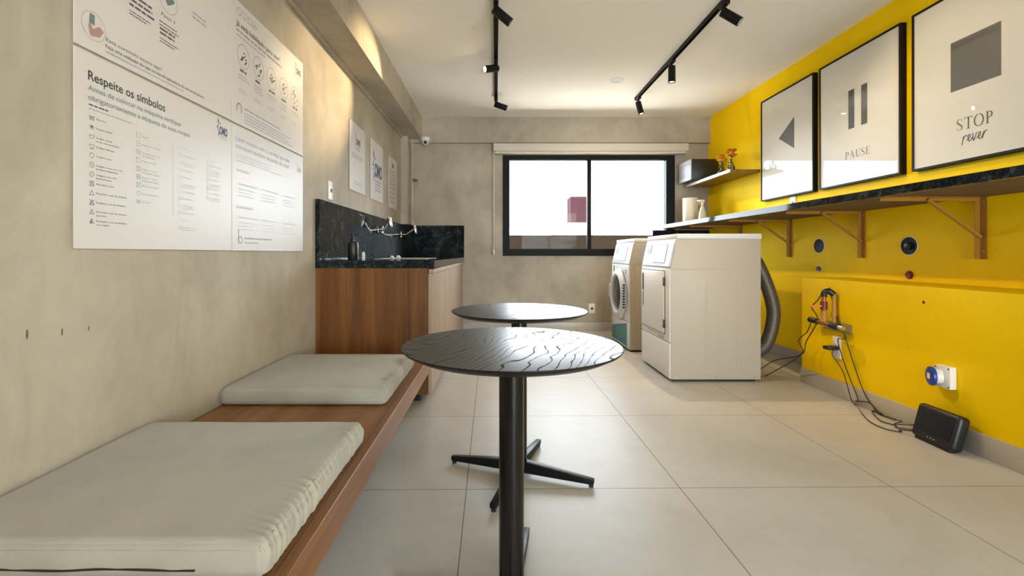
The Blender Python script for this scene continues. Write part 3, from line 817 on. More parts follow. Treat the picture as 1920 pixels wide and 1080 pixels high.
def cushion(y0, y1, x0, x1, z0, h, label, seed, zipper=False):
    o = thing('seat_cushion', label, 'cushion', ((x0 + x1) / 2, (y0 + y1) / 2, z0), group='beige seat cushions on the bench')
    w, l = (x1 - x0) / 2, (y1 - y0) / 2; R = 0.022
    rnd = random.Random(seed)
    ph = [rnd.uniform(0, 6.28) for _ in range(8)]
    bm = bmesh.new()
    def wr(y):      # irregular gather pattern along the front edge
        v = 1 - 2 * abs(math.sin(y * 128 + 1.6 * math.sin(y * 14 + ph[0]) + ph[1]))
        u = 1 - 2 * abs(math.sin(y * 81 + ph[2] + 1.4 * math.sin(y * 23 + ph[3])))
        return (v * 0.6 + u * 0.4) * (0.65 + 0.35 * math.sin(y * 19 + ph[7]))
    def grid(fn, nu, nv):
        vs = [[bm.verts.new(fn(i / nu, j / nv)) for j in range(nv + 1)] for i in range(nu + 1)]
        for i in range(nu):
            for j in range(nv): bm.faces.new((vs[i][j], vs[i + 1][j], vs[i + 1][j + 1], vs[i][j + 1]))
    def rounded(x, y, z):
        # box point -> rounded box point + wrinkles
        cx = max(-w + R, min(w - R, x)); cy = max(-l + R, min(l - R, y)); cz = max(R, min(h - R, z))
        d = Vector((x - cx, y - cy, z - cz))
        n = d.normalized() if d.length > 1e-9 else Vector((0, 0, 0))
        p = Vector((cx, cy, cz)) + n * R
        fx, fy = x / w, y / l
        if z > h - 1e-6:    # crowned top
            p.z += 0.012 * (1 - min(1, abs(fx)) ** 4) * (1 - min(1, abs(fy)) ** 4)
        # bulge of the sides
        if abs(fx) > 0.999: p.x += math.copysign(0.006 * math.sin(PI * z / h), x)
        if abs(fy) > 0.999: p.y += math.copysign(0.004 * math.sin(PI * z / h), y)
        # gathers near the front (+x) seam
        zt = z / h
        seam = h * 0.82
        ds = abs(p.z - seam) if fx > 0.97 else (w - p.x) + 0.012
        kk = math.exp(-max(0, ds - 0.02) / 0.045)
        if fx > 0.70:
            a = 0.0068 * kk * wr(p.y - 0.30 * (w - p.x) + 0.25 * max(0, seam - p.z) * (fx > 0.985)) * (0.35 + 0.65 * min(1, (1 - abs(fy)) * 8))
            if fx > 0.985: p.x += a * 1.3
            else: p.z += a * (0.35 + 0.65 * kk)
        if fx > 0.97: p.x -= 0.005 * math.exp(-((p.z - seam) / 0.005) ** 2)
        # slight slackness everywhere
        p.z += 0.0016 * math.sin(p.x * 11 + ph[4]) * math.sin(p.y * 9 + ph[5]) * zt
        p.z = max(p.z, 0.0)
        if fy < -0.97: p.y += 0.0014 * math.sin(p.x * 60 + ph[6]) * math.sin(z * 60)
        return p
    N = 150
    ease = lambda t, s: s * (2 * t - 1)
    def edge(t):    # denser sampling near the ends
        return 0.5 - 0.5 * math.cos(PI * t)
    def e2(t): return 0.35 * edge(t) + 0.65 * t
    nx, ny, nz = 120, 430, 24
    grid(lambda u, v: rounded(ease(edge(u), w), ease(e2(v), l), h), nx, ny)
    grid(lambda u, v: rounded(ease(edge(u), w), ease(e2(v), l), 0.0), 12, 12)
    for sx in (-w, w): grid(lambda u, v: rounded(sx, ease(e2(u), l), edge(v) * h), ny, nz)
    for sy in (-l, l): grid(lambda u, v: rounded(ease(edge(u), w), sy, edge(v) * h), nx, nz)
    bmesh.ops.remove_doubles(bm, verts=bm.verts[:], dist=0.00005)
    bmesh.ops.recalc_face_normals(bm, faces=bm.faces[:])
    me = bpy.data.meshes.new('cover')
    for f in bm.faces: f.smooth = True
    bm.to_mesh(me); bm.free(); me.materials.append(M['cloth'])
    c = bpy.data.objects.new('cover', me); COL.objects.link(c); c.parent = o
    pts = []
    sz = h * 0.80
    rr = 0.03
    corners = [(w - 0.001, -l + rr), (w - 0.001, l - rr), (w - rr, l + 0.001), (-w + rr, l + 0.001), (-w - 0.001, l - rr), (-w - 0.001, -l + rr), (-w + rr, -l - 0.001), (w - rr, -l - 0.001)]
    n = len(corners)
    for i in range(n):
        a, b = Vector(corners[i]), Vector(corners[(i + 1) % n])
        for k in range(14):
            q = a.lerp(b, k / 14)
            if abs(q.x - (w - 0.001)) < 1e-6: continue
            pts.append((q.x, q.y, sz))
    MB().tube(pts, 0.0017, 6).build('seam', M['cloth'], o)
    if zipper:
        pz = [(x, -l - 0.0045 + 0.0006 * math.sin(x * 40), h * 0.34 + 0.0016 * math.sin(x * 23)) for x in [(-w + 0.03) + i * (2 * w - 0.17) / 60 for i in range(61)]]
        MB().tube(pz, 0.0022, 6).build('zipper', M['cable'], o, 'dark zipper slot')
    return o
cushion(1.99, 2.672, -1.185, -0.475, BZ + 0.0005, 0.078, 'beige gathered seat cushion next to the sink cabinet', 3)
cushion(0.925, 1.602, -1.188, -0.458, BZ + 0.0005, 0.078, 'large beige gathered seat cushion with a dark zipper along its end', 5, True)

# ------------------------------------------------------------------ sink cabinet and stone worktop
CF = -0.425                 # cabinet front (doors' outer face)
ZT = 0.936                  # worktop
o = thing('sink_cabinet', 'brown wooden sink cabinet with glare-pale ribbed doors at the end of the bench', 'cabinet', (0, 0, 0))
mb = MB()
mb.prism([(XL(YC) + 0.001, YC), (CF - 0.022, YC), (CF - 0.022, YC + 0.02), (XL(YC) + 0.001, YC + 0.02)], 0.056, ZT - 0.05)
mb.build('side_panel', M['wood_v'], o)
mb = MB(); mb.box(-1.16, CF - 0.03, YC + 0.02, YB - 0.01, 0.06, 0.08); mb.box(-1.16, -1.14, YC + 0.02, YB - 0.01, 0.08, ZT - 0.06)
mb.build('carcass', M['wood_v'], o)
mb = MB(); mb.box(-1.14, CF - 0.08, YC + 0.05, YB - 0.02, 0.0, 0.059); mb.build('plinth', M['blackplastic'], o)
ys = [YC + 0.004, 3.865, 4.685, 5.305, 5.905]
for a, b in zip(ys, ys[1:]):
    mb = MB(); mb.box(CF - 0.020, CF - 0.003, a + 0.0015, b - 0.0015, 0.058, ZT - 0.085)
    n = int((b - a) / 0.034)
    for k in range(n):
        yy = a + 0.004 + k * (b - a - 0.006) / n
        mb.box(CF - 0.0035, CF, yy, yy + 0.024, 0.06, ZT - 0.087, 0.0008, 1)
    d = mb.build('door', M['wood_glare'], o)
    MB().box(CF - 0.018, CF + 0.014, a + 0.0015, b - 0.0015, ZT - 0.084, ZT - 0.056, 0.002, 1).build('handle', M['wood_glare'], d)

WF = -0.405                 # worktop front
o = thing('stone_worktop', 'black granite worktop with tall splashback over the sink cabinet', 'countertop', (0, 0, 0))
SX0, SX1, SY0, SY1 = -1.05, -0.62, 4.05, 4.75
mb = MB(); y_a = YC - 0.004
def wt(xa, xb, ya, yb): mb.box(xa, xb, ya, yb, ZT - 0.05, ZT)
mb.prism([(XL(y_a) + 0.001, y_a), (WF, y_a), (WF, SY0), (XL(SY0) + 0.001, SY0)], ZT - 0.05, ZT)
wt(-1.165, SX0, SY0, SY1); wt(SX1, WF, SY0, SY1)
mb.prism([(XL(SY1) + 0.001, SY1), (WF, SY1), (WF, YB - 0.001), (XL(YB) + 0.001, YB - 0.001)], ZT - 0.05, ZT)
mb.build('slab', M['granite'], o)
mb = MB(); mb.prism([(XL(y_a) + 0.001, y_a), (XL(y_a) + 0.029, y_a), (XL(5.68) + 0.029, 5.69), (XL(5.68) + 0.001, 5.69)], ZT + 0.0005, 1.34)
mb.build('side_splashback', M['granite'], o)
mb = MB(); mb.box(XL(5.7) + 0.003, WF, YB - 0.225 if False else YB - 0.025, YB - 0.002, ZT + 0.0005, 1.34); mb.box(XL(5.7) + 0.003, -1.04, 5.69, YB - 0.026, ZT + 0.0005, 1.34)
mb.build('back_splashback', M['granite'], o)
o = thing('sink_basin', 'steel sink bowl set in the black worktop', 'sink', ((SX0 + SX1) / 2, (SY0 + SY1) / 2, ZT))
mb = MB(); a, b = (SX1 - SX0) / 2 - 0.004, (SY1 - SY0) / 2 - 0.004
mb.box(-a, a, -b, b, -0.22, -0.21); mb.box(-a, -a + 0.008, -b, b, -0.21, 0.002); mb.box(a - 0.008, a, -b, b, -0.21, 0.002)
mb.box(-a + 0.008, a - 0.008, -b, -b + 0.008, -0.21, 0.002); mb.box(-a + 0.008, a - 0.008, b - 0.008, b, -0.21, 0.002)
mb.build('bowl', M['steel'], o)
mb = MB(); e = 0.014
mb.box(-a - e, a + e, -b - e, -b + 0.004, 0.0005, 0.004); mb.box(-a - e, a + e, b - 0.004, b + e, 0.0005, 0.004)
mb.box(-a - e, -a + 0.004, -b + 0.004, b - 0.004, 0.0005, 0.004); mb.box(a - 0.004, a + e, -b + 0.004, b - 0.004, 0.0005, 0.004)
mb.build('rim', M['steel'], o)
MB().lathe([(0, 0), (0.04, 0), (0.04, 0.003), (0, 0.003)], 24, Matrix.Translation((0, 0, -0.21))).build('drain', M['chrome'], o)

def faucet(y, z, reach, dz, dy, label, lever=True):
    x = XL(y) + 0.0295
    o = thing('faucet', label, 'faucet', (x, y, z), group='wall-mounted chrome taps over the worktop')
    MB().cyl((0, 0, 0), (0.012, 0, 0), 0.028).cyl((0.012, 0, 0), (0.03, 0, 0), 0.013).build('wall_flange', M['chrome'], o)
    pts = spline([(0.01, 0, 0), (reach * 0.45, 0, -0.004), (reach * 0.62, dy * 0.4, 0.006), (reach, dy, dz)], 8)
    MB().tube(pts, 0.0125, 14).build('spout', M['chrome'], o)
    h = MB().tube([(reach - 0.006, dy, dz + 0.045), (reach + 0.002, dy, dz + 0.040), (reach + 0.016, dy, dz - 0.045), (reach + 0.018, dy, dz - 0.055)], [0.017, 0.020, 0.020, 0.015], 18).build('tap_head', M['chrome'], o)
    if lever: MB().tube([(reach - 0.004, dy, dz + 0.045), (reach + 0.01, dy, dz + 0.058), (reach + 0.05, dy, dz + 0.075)], [0.008, 0.007, 0.005], 10).build('lever', M['chrome'], h)
    MB().cyl((0.055, 0, 0), (0.055, 0, 0.036), 0.009, 0.007, 12).cyl((0.055, 0, 0.0), (0.055, 0, -0.03), 0.008, 0.007, 12).build('valve_knob', M['chrome'], o)
    return o
faucet(4.478, 1.212, 0.115, 0.075, 0.0, 'chrome wall tap with a lever on top, nearer the soap bottle')
faucet(5.318, 1.200, 0.205, 0.062, 0.0, 'chrome wall tap nearer the window wall, with a long spout', False)

o = thing('soap_dispenser', 'black pump soap bottle on the black worktop', 'soap dispenser', (-0.985, 3.20, ZT + 0.0005))
MB().lathe([(0, 0), (0.033, 0), (0.036, 0.004), (0.036, 0.112), (0.031, 0.124), (0.014, 0.130), (0.014, 0.142), (0, 0.142)], 32).build('bottle', M['blackplastic'], o)
MB().lathe([(0, 0.142), (0.012, 0.142), (0.012, 0.150), (0.006, 0.152), (0.006, 0.165), (0.013, 0.167), (0.013, 0.182), (0, 0.184)], 24).build('pump', M['blackplastic'], o)
MB().tube([(0.0, 0, 0.176), (0.025, -0.002, 0.176), (0.036, -0.003, 0.170)], [0.006, 0.005, 0.004], 10).build('nozzle', M['blackplastic'], o)
o = thing('small_bottle', 'tiny white bottle right beside the black soap dispenser', 'bottle', (-0.935, 3.27, ZT))
MB().lathe([(0, 0), (0.011, 0), (0.012, 0.003), (0.012, 0.046), (0, 0.046)], 20).build('body', M['whiteplastic'], o)
MB().lathe([(0, 0.046), (0.009, 0.046), (0.009, 0.058), (0, 0.058)], 20).build('cap', M['whiteplastic'], o)

for (x, y, r, lab) in ((-0.80, 3.80, 0.019, 'crumpled white cloth ball on the right of the pair by the sink'), (-0.865, 3.86, 0.017, 'crumpled greyish cloth ball on the left of the pair by the sink')):
    mb = MB(); mb.blob((x, y, ZT + r * 0.8), r, 3, (1, 1, 0.9), 0.12)
    tag(mb.build('cloth_ball', M['whiteplastic']), lab, 'cloth')

# ------------------------------------------------------------------ cafe tables
def table(x, y, ang, tr, label):
    o = thing('cafe_table', label, 'table', (x, y, 0), group='round black cafe tables')
    TZ = 0.730; R = 0.300
    m = tabletop('black_stained_ash_' + str(round(tr * 10)), tr, (0.3 + tr, 0.12, 0))
    prof = [(0, TZ - 0.020), (R - 0.030, TZ - 0.020), (R - 0.004, TZ - 0.007), (R, TZ - 0.003), (R - 0.0012, TZ - 0.0004), (R - 0.003, TZ), (0, TZ)]
    mb = MB(); mb.lathe(prof, 128)
    for f in mb.bm.faces:
        c = f.calc_center_median()
        f.material_index = 0 if c.z > TZ - 0.0003 else 1
    mb.build('tabletop', [m, M['black']], o)
    mb = MB(); mb.lathe([(0, TZ - 0.026), (0.055, TZ - 0.026), (0.055, TZ - 0.0205), (0, TZ - 0.0205)], 28)
    for k in range(4):
        a = ang + k * PI / 2 + 0.3
        mb.box(0.03, 0.19, -0.016, 0.016, TZ - 0.030, TZ - 0.0205, 0.001, 1, Matrix.Rotation(a, 4, 'Z'))
        mb.cyl((0.172 * math.cos(a), 0.172 * math.sin(a), TZ - 0.036), (0.172 * math.cos(a), 0.172 * math.sin(a), TZ - 0.030), 0.006, seg=10)
    mb.build('mounting_plate', M['black'], o)
    MB().lathe([(0, 0.024), (0.0345, 0.024), (0.0345, TZ - 0.0265), (0, TZ - 0.0265)], 64).build('pole', M['black_pole'], o)
    for k in range(4):
        a = ang + k * PI / 2
        rm = Matrix.Rotation(a, 4, 'Z')
        prof = [(0.022, 0.016), (0.318, 0.013), (0.330, 0.014), (0.330, 0.033), (0.022, 0.066)]
        mb = MB()
        # tapering blade: profile in x-z, thickness in y
        v0 = []; v1 = []
        for (px, pz) in prof:
            hw = 0.020 - 0.008 * px / 0.335
            v0.append(mb.bm.verts.new((px, -hw, pz))); v1.append(mb.bm.verts.new((px, hw, pz)))
        fs = [mb.bm.faces.new(v0), mb.bm.faces.new(list(reversed(v1)))]
        for i in range(5): fs.append(mb.bm.faces.new((v0[i], v1[i], v1[(i + 1) % 5], v0[(i + 1) % 5])))
        bmesh.ops.bevel(mb.bm, geom=list({e for f in fs for e in f.edges}), offset=0.0025, segments=2, profile=0.5, affect='EDGES')
        bmesh.ops.transform(mb.bm, matrix=rm, verts=mb.bm.verts[:])
        lg = mb.build('foot', M['black'], o)
        MB().cyl((0.318 * math.cos(a), 0.318 * math.sin(a), 0.0), (0.318 * math.cos(a), 0.318 * math.sin(a), 0.0138), 0.010, seg=14).build('glide', M['blackplastic'], lg)
    return o
table(0.043, 1.286, math.radians(-10.8), -1.05, 'round black cafe table with bold slanting wood grain, beside the bench cushions')
table(0.103, 2.066, math.radians(-20.6), 0.05, 'round black cafe table with faint straight grain, closer to the window')

# ------------------------------------------------------------------ laundry machines
def body_profile(mb, w0, w1, depth, zb, bevel=0.006):
    """cabinet: local x = depth to the back, y = along the front, z up. the console leans back."""
    pts = [(0.0, 0.02), (0.0, 0.874), (0.050, 1.10), (0.058, 1.13), (depth, 1.13), (depth, 0.02)]
    v0 = [mb.bm.verts.new((p[0], w0, p[1])) for p in pts]; v1 = [mb.bm.verts.new((p[0], w1, p[1])) for p in pts]
    fs = [mb.bm.faces.new(v0), mb.bm.faces.new(list(reversed(v1)))]
    n = len(pts)
    for i in range(n): fs.append(mb.bm.faces.new((v0[i], v1[i], v1[(i + 1) % n], v0[(i + 1) % n])))
    bmesh.ops.bevel(mb.bm, geom=list({e for f in fs for e in f.edges}), offset=bevel, segments=2, profile=0.6, affect='EDGES')
def con_x(z): return 0.050 * (z - 0.874) / 0.226 if z < 1.10 else 0.05 + (z - 1.10) * 0.27
MW, MD = 0.68, 0.69
M['console'] = mat('light_grey_console', lin(168, 170, 174), 0.45, spec=0.25)
M['bezel'] = mat('dark_grey_bezel', lin(84, 86, 92), 0.45, spec=0.2)
def machine(name, label, y):
    o = thing(name, label, 'washing machine' if name != 'tumble_dryer' else 'dryer', (1.333, y, 0))
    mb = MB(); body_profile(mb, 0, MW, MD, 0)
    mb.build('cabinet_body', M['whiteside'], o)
    # front skin
    mb = MB(); mb.box(-0.008, 0.004, 0.004, MW - 0.004, 0.300, 0.868, 0.005)
    mb.build('front_panel', M['white'], o)
    MB().box(-0.009, 0.004, 0.004, MW - 0.004, 0.024, 0.294, 0.005).build('lower_panel', M['white'], o)
    # console skin and lid
    def slab(y0, y1, z0, z1, t0, t1):
        mm = MB(); pts = [(con_x(z0) - t1, z0), (con_x(z1) - t1, z1), (con_x(z1) - t0, z1), (con_x(z0) - t0, z0)]
        a = [mm.bm.verts.new((p[0], y0, p[1])) for p in pts]; b = [mm.bm.verts.new((p[0], y1, p[1])) for p in pts]
        mm.bm.faces.new(a); mm.bm.faces.new(list(reversed(b)))
        for i in range(4): mm.bm.faces.new((a[i], b[i], b[(i + 1) % 4], a[(i + 1) % 4]))
        return mm
    c = slab(0.006, MW - 0.006, 0.880, 1.088, -0.004, 0.008).build('console', M['console'], o)
    MB().box(0.046, MD + 0.004, -0.004, MW + 0.004, 1.094, 1.134, 0.006).build('lid', M['white'], o)
    return o, slab, c
o, slab, con = machine('tumble_dryer', 'white dryer with a square flat door, standing beside the yellow half wall', 3.542)
slab(0.13, 0.40, 0.905, 1.055, 0.008, 0.0095).build('border', M['bezel'], con)
slab(0.137, 0.393, 0.912, 1.048, 0.0095, 0.0110).build('instruction_label', M['midgrey'], con)
mb = MB()
for k in range(5): 
    s_ = slab(0.17, 0.36 - 0.03 * (k % 2), 0.930 + 0.018 * k, 0.933 + 0.018 * k, 0.0110, 0.0116)
    me = bpy.data.meshes.new('tmp'); s_.bm.to_mesh(me); s_.bm.free(); mb.bm.from_mesh(me); bpy.data.meshes.remove(me)
s_ = slab(0.215, 0.232, 1.020, 1.038, 0.0110, 0.0118); me = bpy.data.meshes.new('tmp'); s_.bm.to_mesh(me); s_.bm.free(); mb.bm.from_mesh(me); bpy.data.meshes.remove(me)
mb.build('label_print', M['inksoft'], con)
slab(0.50, 0.60, 0.985, 1.060, 0.008, 0.010).build('card_slot', M['bezel'], con, 'grey card slot')
slab(0.02, 0.12, 0.890, 1.080, 0.008, 0.0095).build('side_strip', M['greyplastic'], con)
d = MB().box(-0.020, -0.008, 0.100, 0.650, 0.355, 0.842, 0.006).build('door', M['white'], o)
M['doorgap'] = mat('dark_door_gap', (0.03, 0.03, 0.035), 0.6)
mb = MB(); 
for a in ((0.094, 0.656, 0.349, 0.355), (0.094, 0.656, 0.842, 0.848), (0.094, 0.100, 0.355, 0.842), (0.650, 0.656, 0.355, 0.842)): mb.box(-0.0095, -0.007, *a)
mb.build('door_gap', M['doorgap'], o)
mb = MB(); mb.box(-0.0235, -0.020, 0.585, 0.612, 0.665, 0.812, 0.001, 1); mb.build('handle', M['blackplastic'], d, 'black handle recess')
mb = MB(); mb.box(-0.0235, -0.020, 0.585, 0.612, 0.525, 0.655, 0.001, 1); mb.build('handle_plate', M['greyplastic'], d)
for z in (0.40, 0.73): MB().box(-0.026, -0.008, 0.088, 0.100, z, z + 0.065, 0.002).build('hinge', M['blackplastic'], d)
MB().box(-0.0100, -0.0080, 0.12, 0.50, 0.328, 0.333).box(-0.0100, -0.0080, 0.12, 0.24, 0.310, 0.322).build('brand_strip', M['greyplastic'], o)
mb = MB()
for x in (0.265, 0.50): mb.box(x, x + 0.006, -0.0015, 0.002, 0.10, 0.80, 0.001, 1)
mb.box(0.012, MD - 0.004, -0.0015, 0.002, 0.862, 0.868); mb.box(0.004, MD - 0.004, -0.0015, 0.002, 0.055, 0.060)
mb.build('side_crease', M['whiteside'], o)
mb = MB()
for x in (0.05, 0.35, 0.64): mb.cyl((x, -0.003, 0.038), (x, 0.002, 0.038), 0.006, seg=10)
mb.build('screw', M['steel'], o)
MB().box(0.03, MD - 0.03, 0.03, MW - 0.03, 0.0, 0.022).build('base_plinth', M['blackplastic'], o)

o, slab, con = machine('washing_machine', 'white front-loading washer with a round porthole, near the window', 4.622)
slab(0.17, 0.44, 0.905, 1.055, 0.008, 0.0095).build('border', M['bezel'], con)
slab(0.178, 0.432, 0.912, 1.048, 0.0095, 0.011).build('instruction_label', M['greyplastic'], con)
mb = MB()
for y_, z_ in ((0.22, 1.00), (0.30, 1.02), (0.38, 1.0)):
    s_ = slab(y_, y_ + 0.035, z_, z_ + 0.022, 0.0110, 0.0118); me = bpy.data.meshes.new('tmp'); s_.bm.to_mesh(me); s_.bm.free(); mb.bm.from_mesh(me); bpy.data.meshes.remove(me)
mb.build('label_print', M['ink'], con)
slab(0.53, 0.60, 0.985, 1.060, 0.008, 0.010).build('card_slot', M['bezel'], con, 'grey card slot')
MB().box(-0.0095, -0.006, 0.565, 0.60, 0.78, 0.85).build('soap_slot', M['blackplastic'], o)
# octagonal-edged door ring with dark glass
rot = Matrix.Translation((-0.012, 0.345, 0.56)) @ Matrix.Rotation(-PI / 2, 4, 'Y')
d = MB(); outer = []; RO, RI = 0.268, 0.185
seg = 48
prof = [(RI, 0.000), (RI, 0.030), (RI + 0.02, 0.045), (RO - 0.03, 0.040), (RO, 0.016), (RO, 0.0)]
rings = []
for r, z in prof:
    ring = []
    for k in range(seg):
        a = 2 * PI * k / seg
        oct_ = 1 / max(abs(math.cos(a)), abs(math.sin(a)), (abs(math.cos(a)) + abs(math.sin(a))) / 1.35)
        rr = r if r < 0.21 else r * (0.55 + 0.45 * oct_)
        ring.append(d.bm.verts.new(rot @ Vector((rr * math.cos(a), rr * math.sin(a), z))))
    rings.append(ring)
for a, b in zip(rings, rings[1:] + rings[:1]):
    for k in range(seg): d.bm.faces.new((a[k], a[(k + 1) % seg], b[(k + 1) % seg], b[k]))
d = d.build('door', M['white'], o)
MB().lathe([(0, 0.030), (0.10, 0.028), (0.16, 0.018), (RI, 0.010), (RI, 0.004), (0, 0.004)], 40, rot).build('porthole_glass', M['glassdark'], d, 'dark round porthole glass')
mb = MB()
for k in range(9): mb.box(-0.052, -0.030, 0.062, 0.082, 0.43 + k * 0.028, 0.446 + k * 0.028, 0.001, 1)
mb.build('hinge_vent', M['blackplastic'], d, 'row of black slots')
MB().box(-0.060, -0.030, 0.585, 0.618, 0.49, 0.64, 0.006).build('handle', M['midgrey'], d)
mb = MB(); mb.poly([(-0.0105, 0.07, 0.045), (-0.0105, 0.665, 0.045), (-0.0105, 0.665, 0.175), (-0.0105, 0.40, 0.225), (-0.0105, 0.07, 0.278)])
mb.build('sticker', M['sticker'], o, 'blue and green wave sticker')
MB().box(-0.0095, -0.008, 0.36, 0.48, 0.815, 0.835).box(-0.0095, -0.008, 0.10, 0.14, 0.77, 0.82).build('brand_strip', M['greyplastic'], o)
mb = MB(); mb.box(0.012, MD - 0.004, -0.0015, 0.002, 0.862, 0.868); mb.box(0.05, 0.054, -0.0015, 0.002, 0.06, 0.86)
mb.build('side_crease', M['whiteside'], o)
pts = [(0.075, 0.89), (0.105, 1.075), (MD - 0.03, 1.075), (MD - 0.03, 0.89)]
mb = MB(); a_ = [mb.bm.verts.new((p[0], -0.003, p[1])) for p in pts]; b_ = [mb.bm.verts.new((p[0], 0.001, p[1])) for p in pts]
mb.bm.faces.new(a_); mb.bm.faces.new(list(reversed(b_)))
for i in range(4): mb.bm.faces.new((a_[i], b_[i], b_[(i + 1) % 4], a_[(i + 1) % 4]))
mb.build('side_badge_panel', M['midgrey'], o)
MB().box(0.03, MD - 0.03, 0.03, MW - 0.03, 0.0, 0.022).build('base_plinth', M['blackplastic'], o)

# dryer exhaust hose
pts = spline([(2.032, 3.78, 0.20), (2.055, 3.78, 0.20), (2.12, 3.74, 0.20), (2.185, 3.72, 0.30), (2.225, 3.72, 0.50), (2.20, 3.74, 0.68), (2.14, 3.78, 0.88), (2.075, 3.80, 0.985), (2.032, 3.80, 0.985)], 24)
rr = [0.050 + 0.0012 * math.sin(i * 1.9) for i in range(len(pts))]
o = thing('exhaust_hose', 'silver flexible hose bowing out behind the dryer', 'hose', (0, 0, 0))
MB().tube(pts, rr, 20).build('duct', M['hose'], o)
MB().cyl((2.028, 3.775, 0.20), (2.060, 3.775, 0.20), 0.056).cyl((2.028, 3.80, 0.985), (2.060, 3.80, 0.975), 0.056).build('collar', M['blackplastic'], o, 'black collar')

# ------------------------------------------------------------------ right wall: stone shelf, brackets, wooden shelf
ZS = 1.326
o = thing('stone_shelf', 'long black granite counter shelf on the yellow wall', 'shelf', (0, 0, 0))
mb = MB()
mb.prism([(2.10, YR + 0.3), (1.985, YB - 0.002), (XR - 0.001, YB - 0.002), (XR - 0.001, YR + 0.3)], ZS - 0.030, ZS)
bmesh.ops.recalc_face_normals(mb.bm, faces=mb.bm.faces[:])
for f in mb.bm.faces:
    if f.normal.z < -0.9: f.material_index = 1          # sawn, unpolished underside
M['sawn'] = mat('sawn_stone_underside', lin(112, 98, 80), 0.8, spec=0.15)
mb.build('slab', [M['granite'], M['sawn']], o)
mb = MB()
mb.prism([(2.095, YR + 0.3), (1.980, YB - 0.002), (2.00, YB - 0.002), (2.115, YR + 0.3)], ZS - 0.044, ZS - 0.0302)
mb.build('front_edging', M['granite'], o)
o = MB().box(1.99, XR - 0.002, YB - 0.03, YB - 0.001, 1.0, ZS - 0.045).build('end_panel', M['granite']); 
tag(o, 'black stone strip on the window wall under the shelf end', 'panel')
def bracket(y, label):
    o = thing('shelf_bracket', label, 'bracket', (XR - 0.001, y, ZS - 0.0305), group='angle brackets under the stone shelf')
    mb = MB(); mb.box(-0.004, 0, -0.040, 0, -0.345, 0); mb.box(-0.032, -0.004, -0.004, 0, -0.345, 0); mb.build('wall_leg', M['bracket'], o)
    mb = MB(); mb.box(-0.56, -0.033, -0.036, 0, -0.004, -0.0002); mb.box(-0.56, -0.033, -0.004, 0, -0.020, -0.004); mb.build('arm', M['bracket'], o)
    dv = Vector((-0.30, 0, 0.215)).normalized(); ang = math.atan2(dv.z, dv.x)
    m = Matrix.Translation((-0.010, -0.010, -0.225)) @ Matrix.Rotation(-ang, 4, 'Y')
    MB().box(0, 0.365, -0.012, 0.004, -0.008, 0.008, 0.001, 1, m).build('brace', M['bracket'], o)
    mb = MB(); mb.cyl((-0.006, -0.025, -0.03), (-0.002, -0.025, -0.03), 0.006, seg=10).cyl((-0.006, -0.025, -0.30), (-0.002, -0.025, -0.30), 0.006, seg=10); mb.build('bolt', M['steel'], o)
    return o
b0 = bracket(2.597, 'shelf bracket past the duct opening with a knob, above the blue socket')
for y, lab in ((3.44, 'shelf bracket between the two round wall openings'), (4.28, 'shelf bracket just above and behind the dryer'), (5.14, 'farthest shelf bracket, close to the window wall')):
    c = copy_tree(b0); c.location.y = y; c['label'] = lab

o = thing('wooden_shelf', 'short wooden shelf with a white front edge holding the microwave', 'shelf', (0, 0, 0))
MB().box(2.41, XR - 0.001, 4.763, YB - 0.062, 1.822, 1.848).build('board', M['wood_shelf'], o)
MB().box(2.395, 2.41, 4.763, YB - 0.062, 1.818, 1.850, 0.001, 1).build('front_edge', M['white'], o, 'white edging')

o = thing('microwave_oven', 'black microwave with a silver front on the wooden shelf', 'microwave', (2.30, 5.48, 1.851))
MB().box(0.012, 0.33, 0, 0.36, 0.008, 0.252, 0.005).build('case', M['blackplastic'], o)
MB().box(0.0, 0.012, 0, 0.36, 0.008, 0.252, 0.003).build('front_panel', M['midgrey'], o)
mb = MB()
for i in range(14):
    for j in range(9): mb.box(-0.001, 0.001, 0.02 + i * 0.024, 0.033 + i * 0.024, 0.055 + j * 0.018, 0.063 + j * 0.018)
mb.build('door_mesh', M['doorgap'], o)
mb = MB()
for x in (0.14, 0.30):
    for y in (0.03, 0.33): mb.cyl((x, y, 0), (x, y, 0.008), 0.010, seg=10)
mb.build('foot', M['blackplastic'], o)

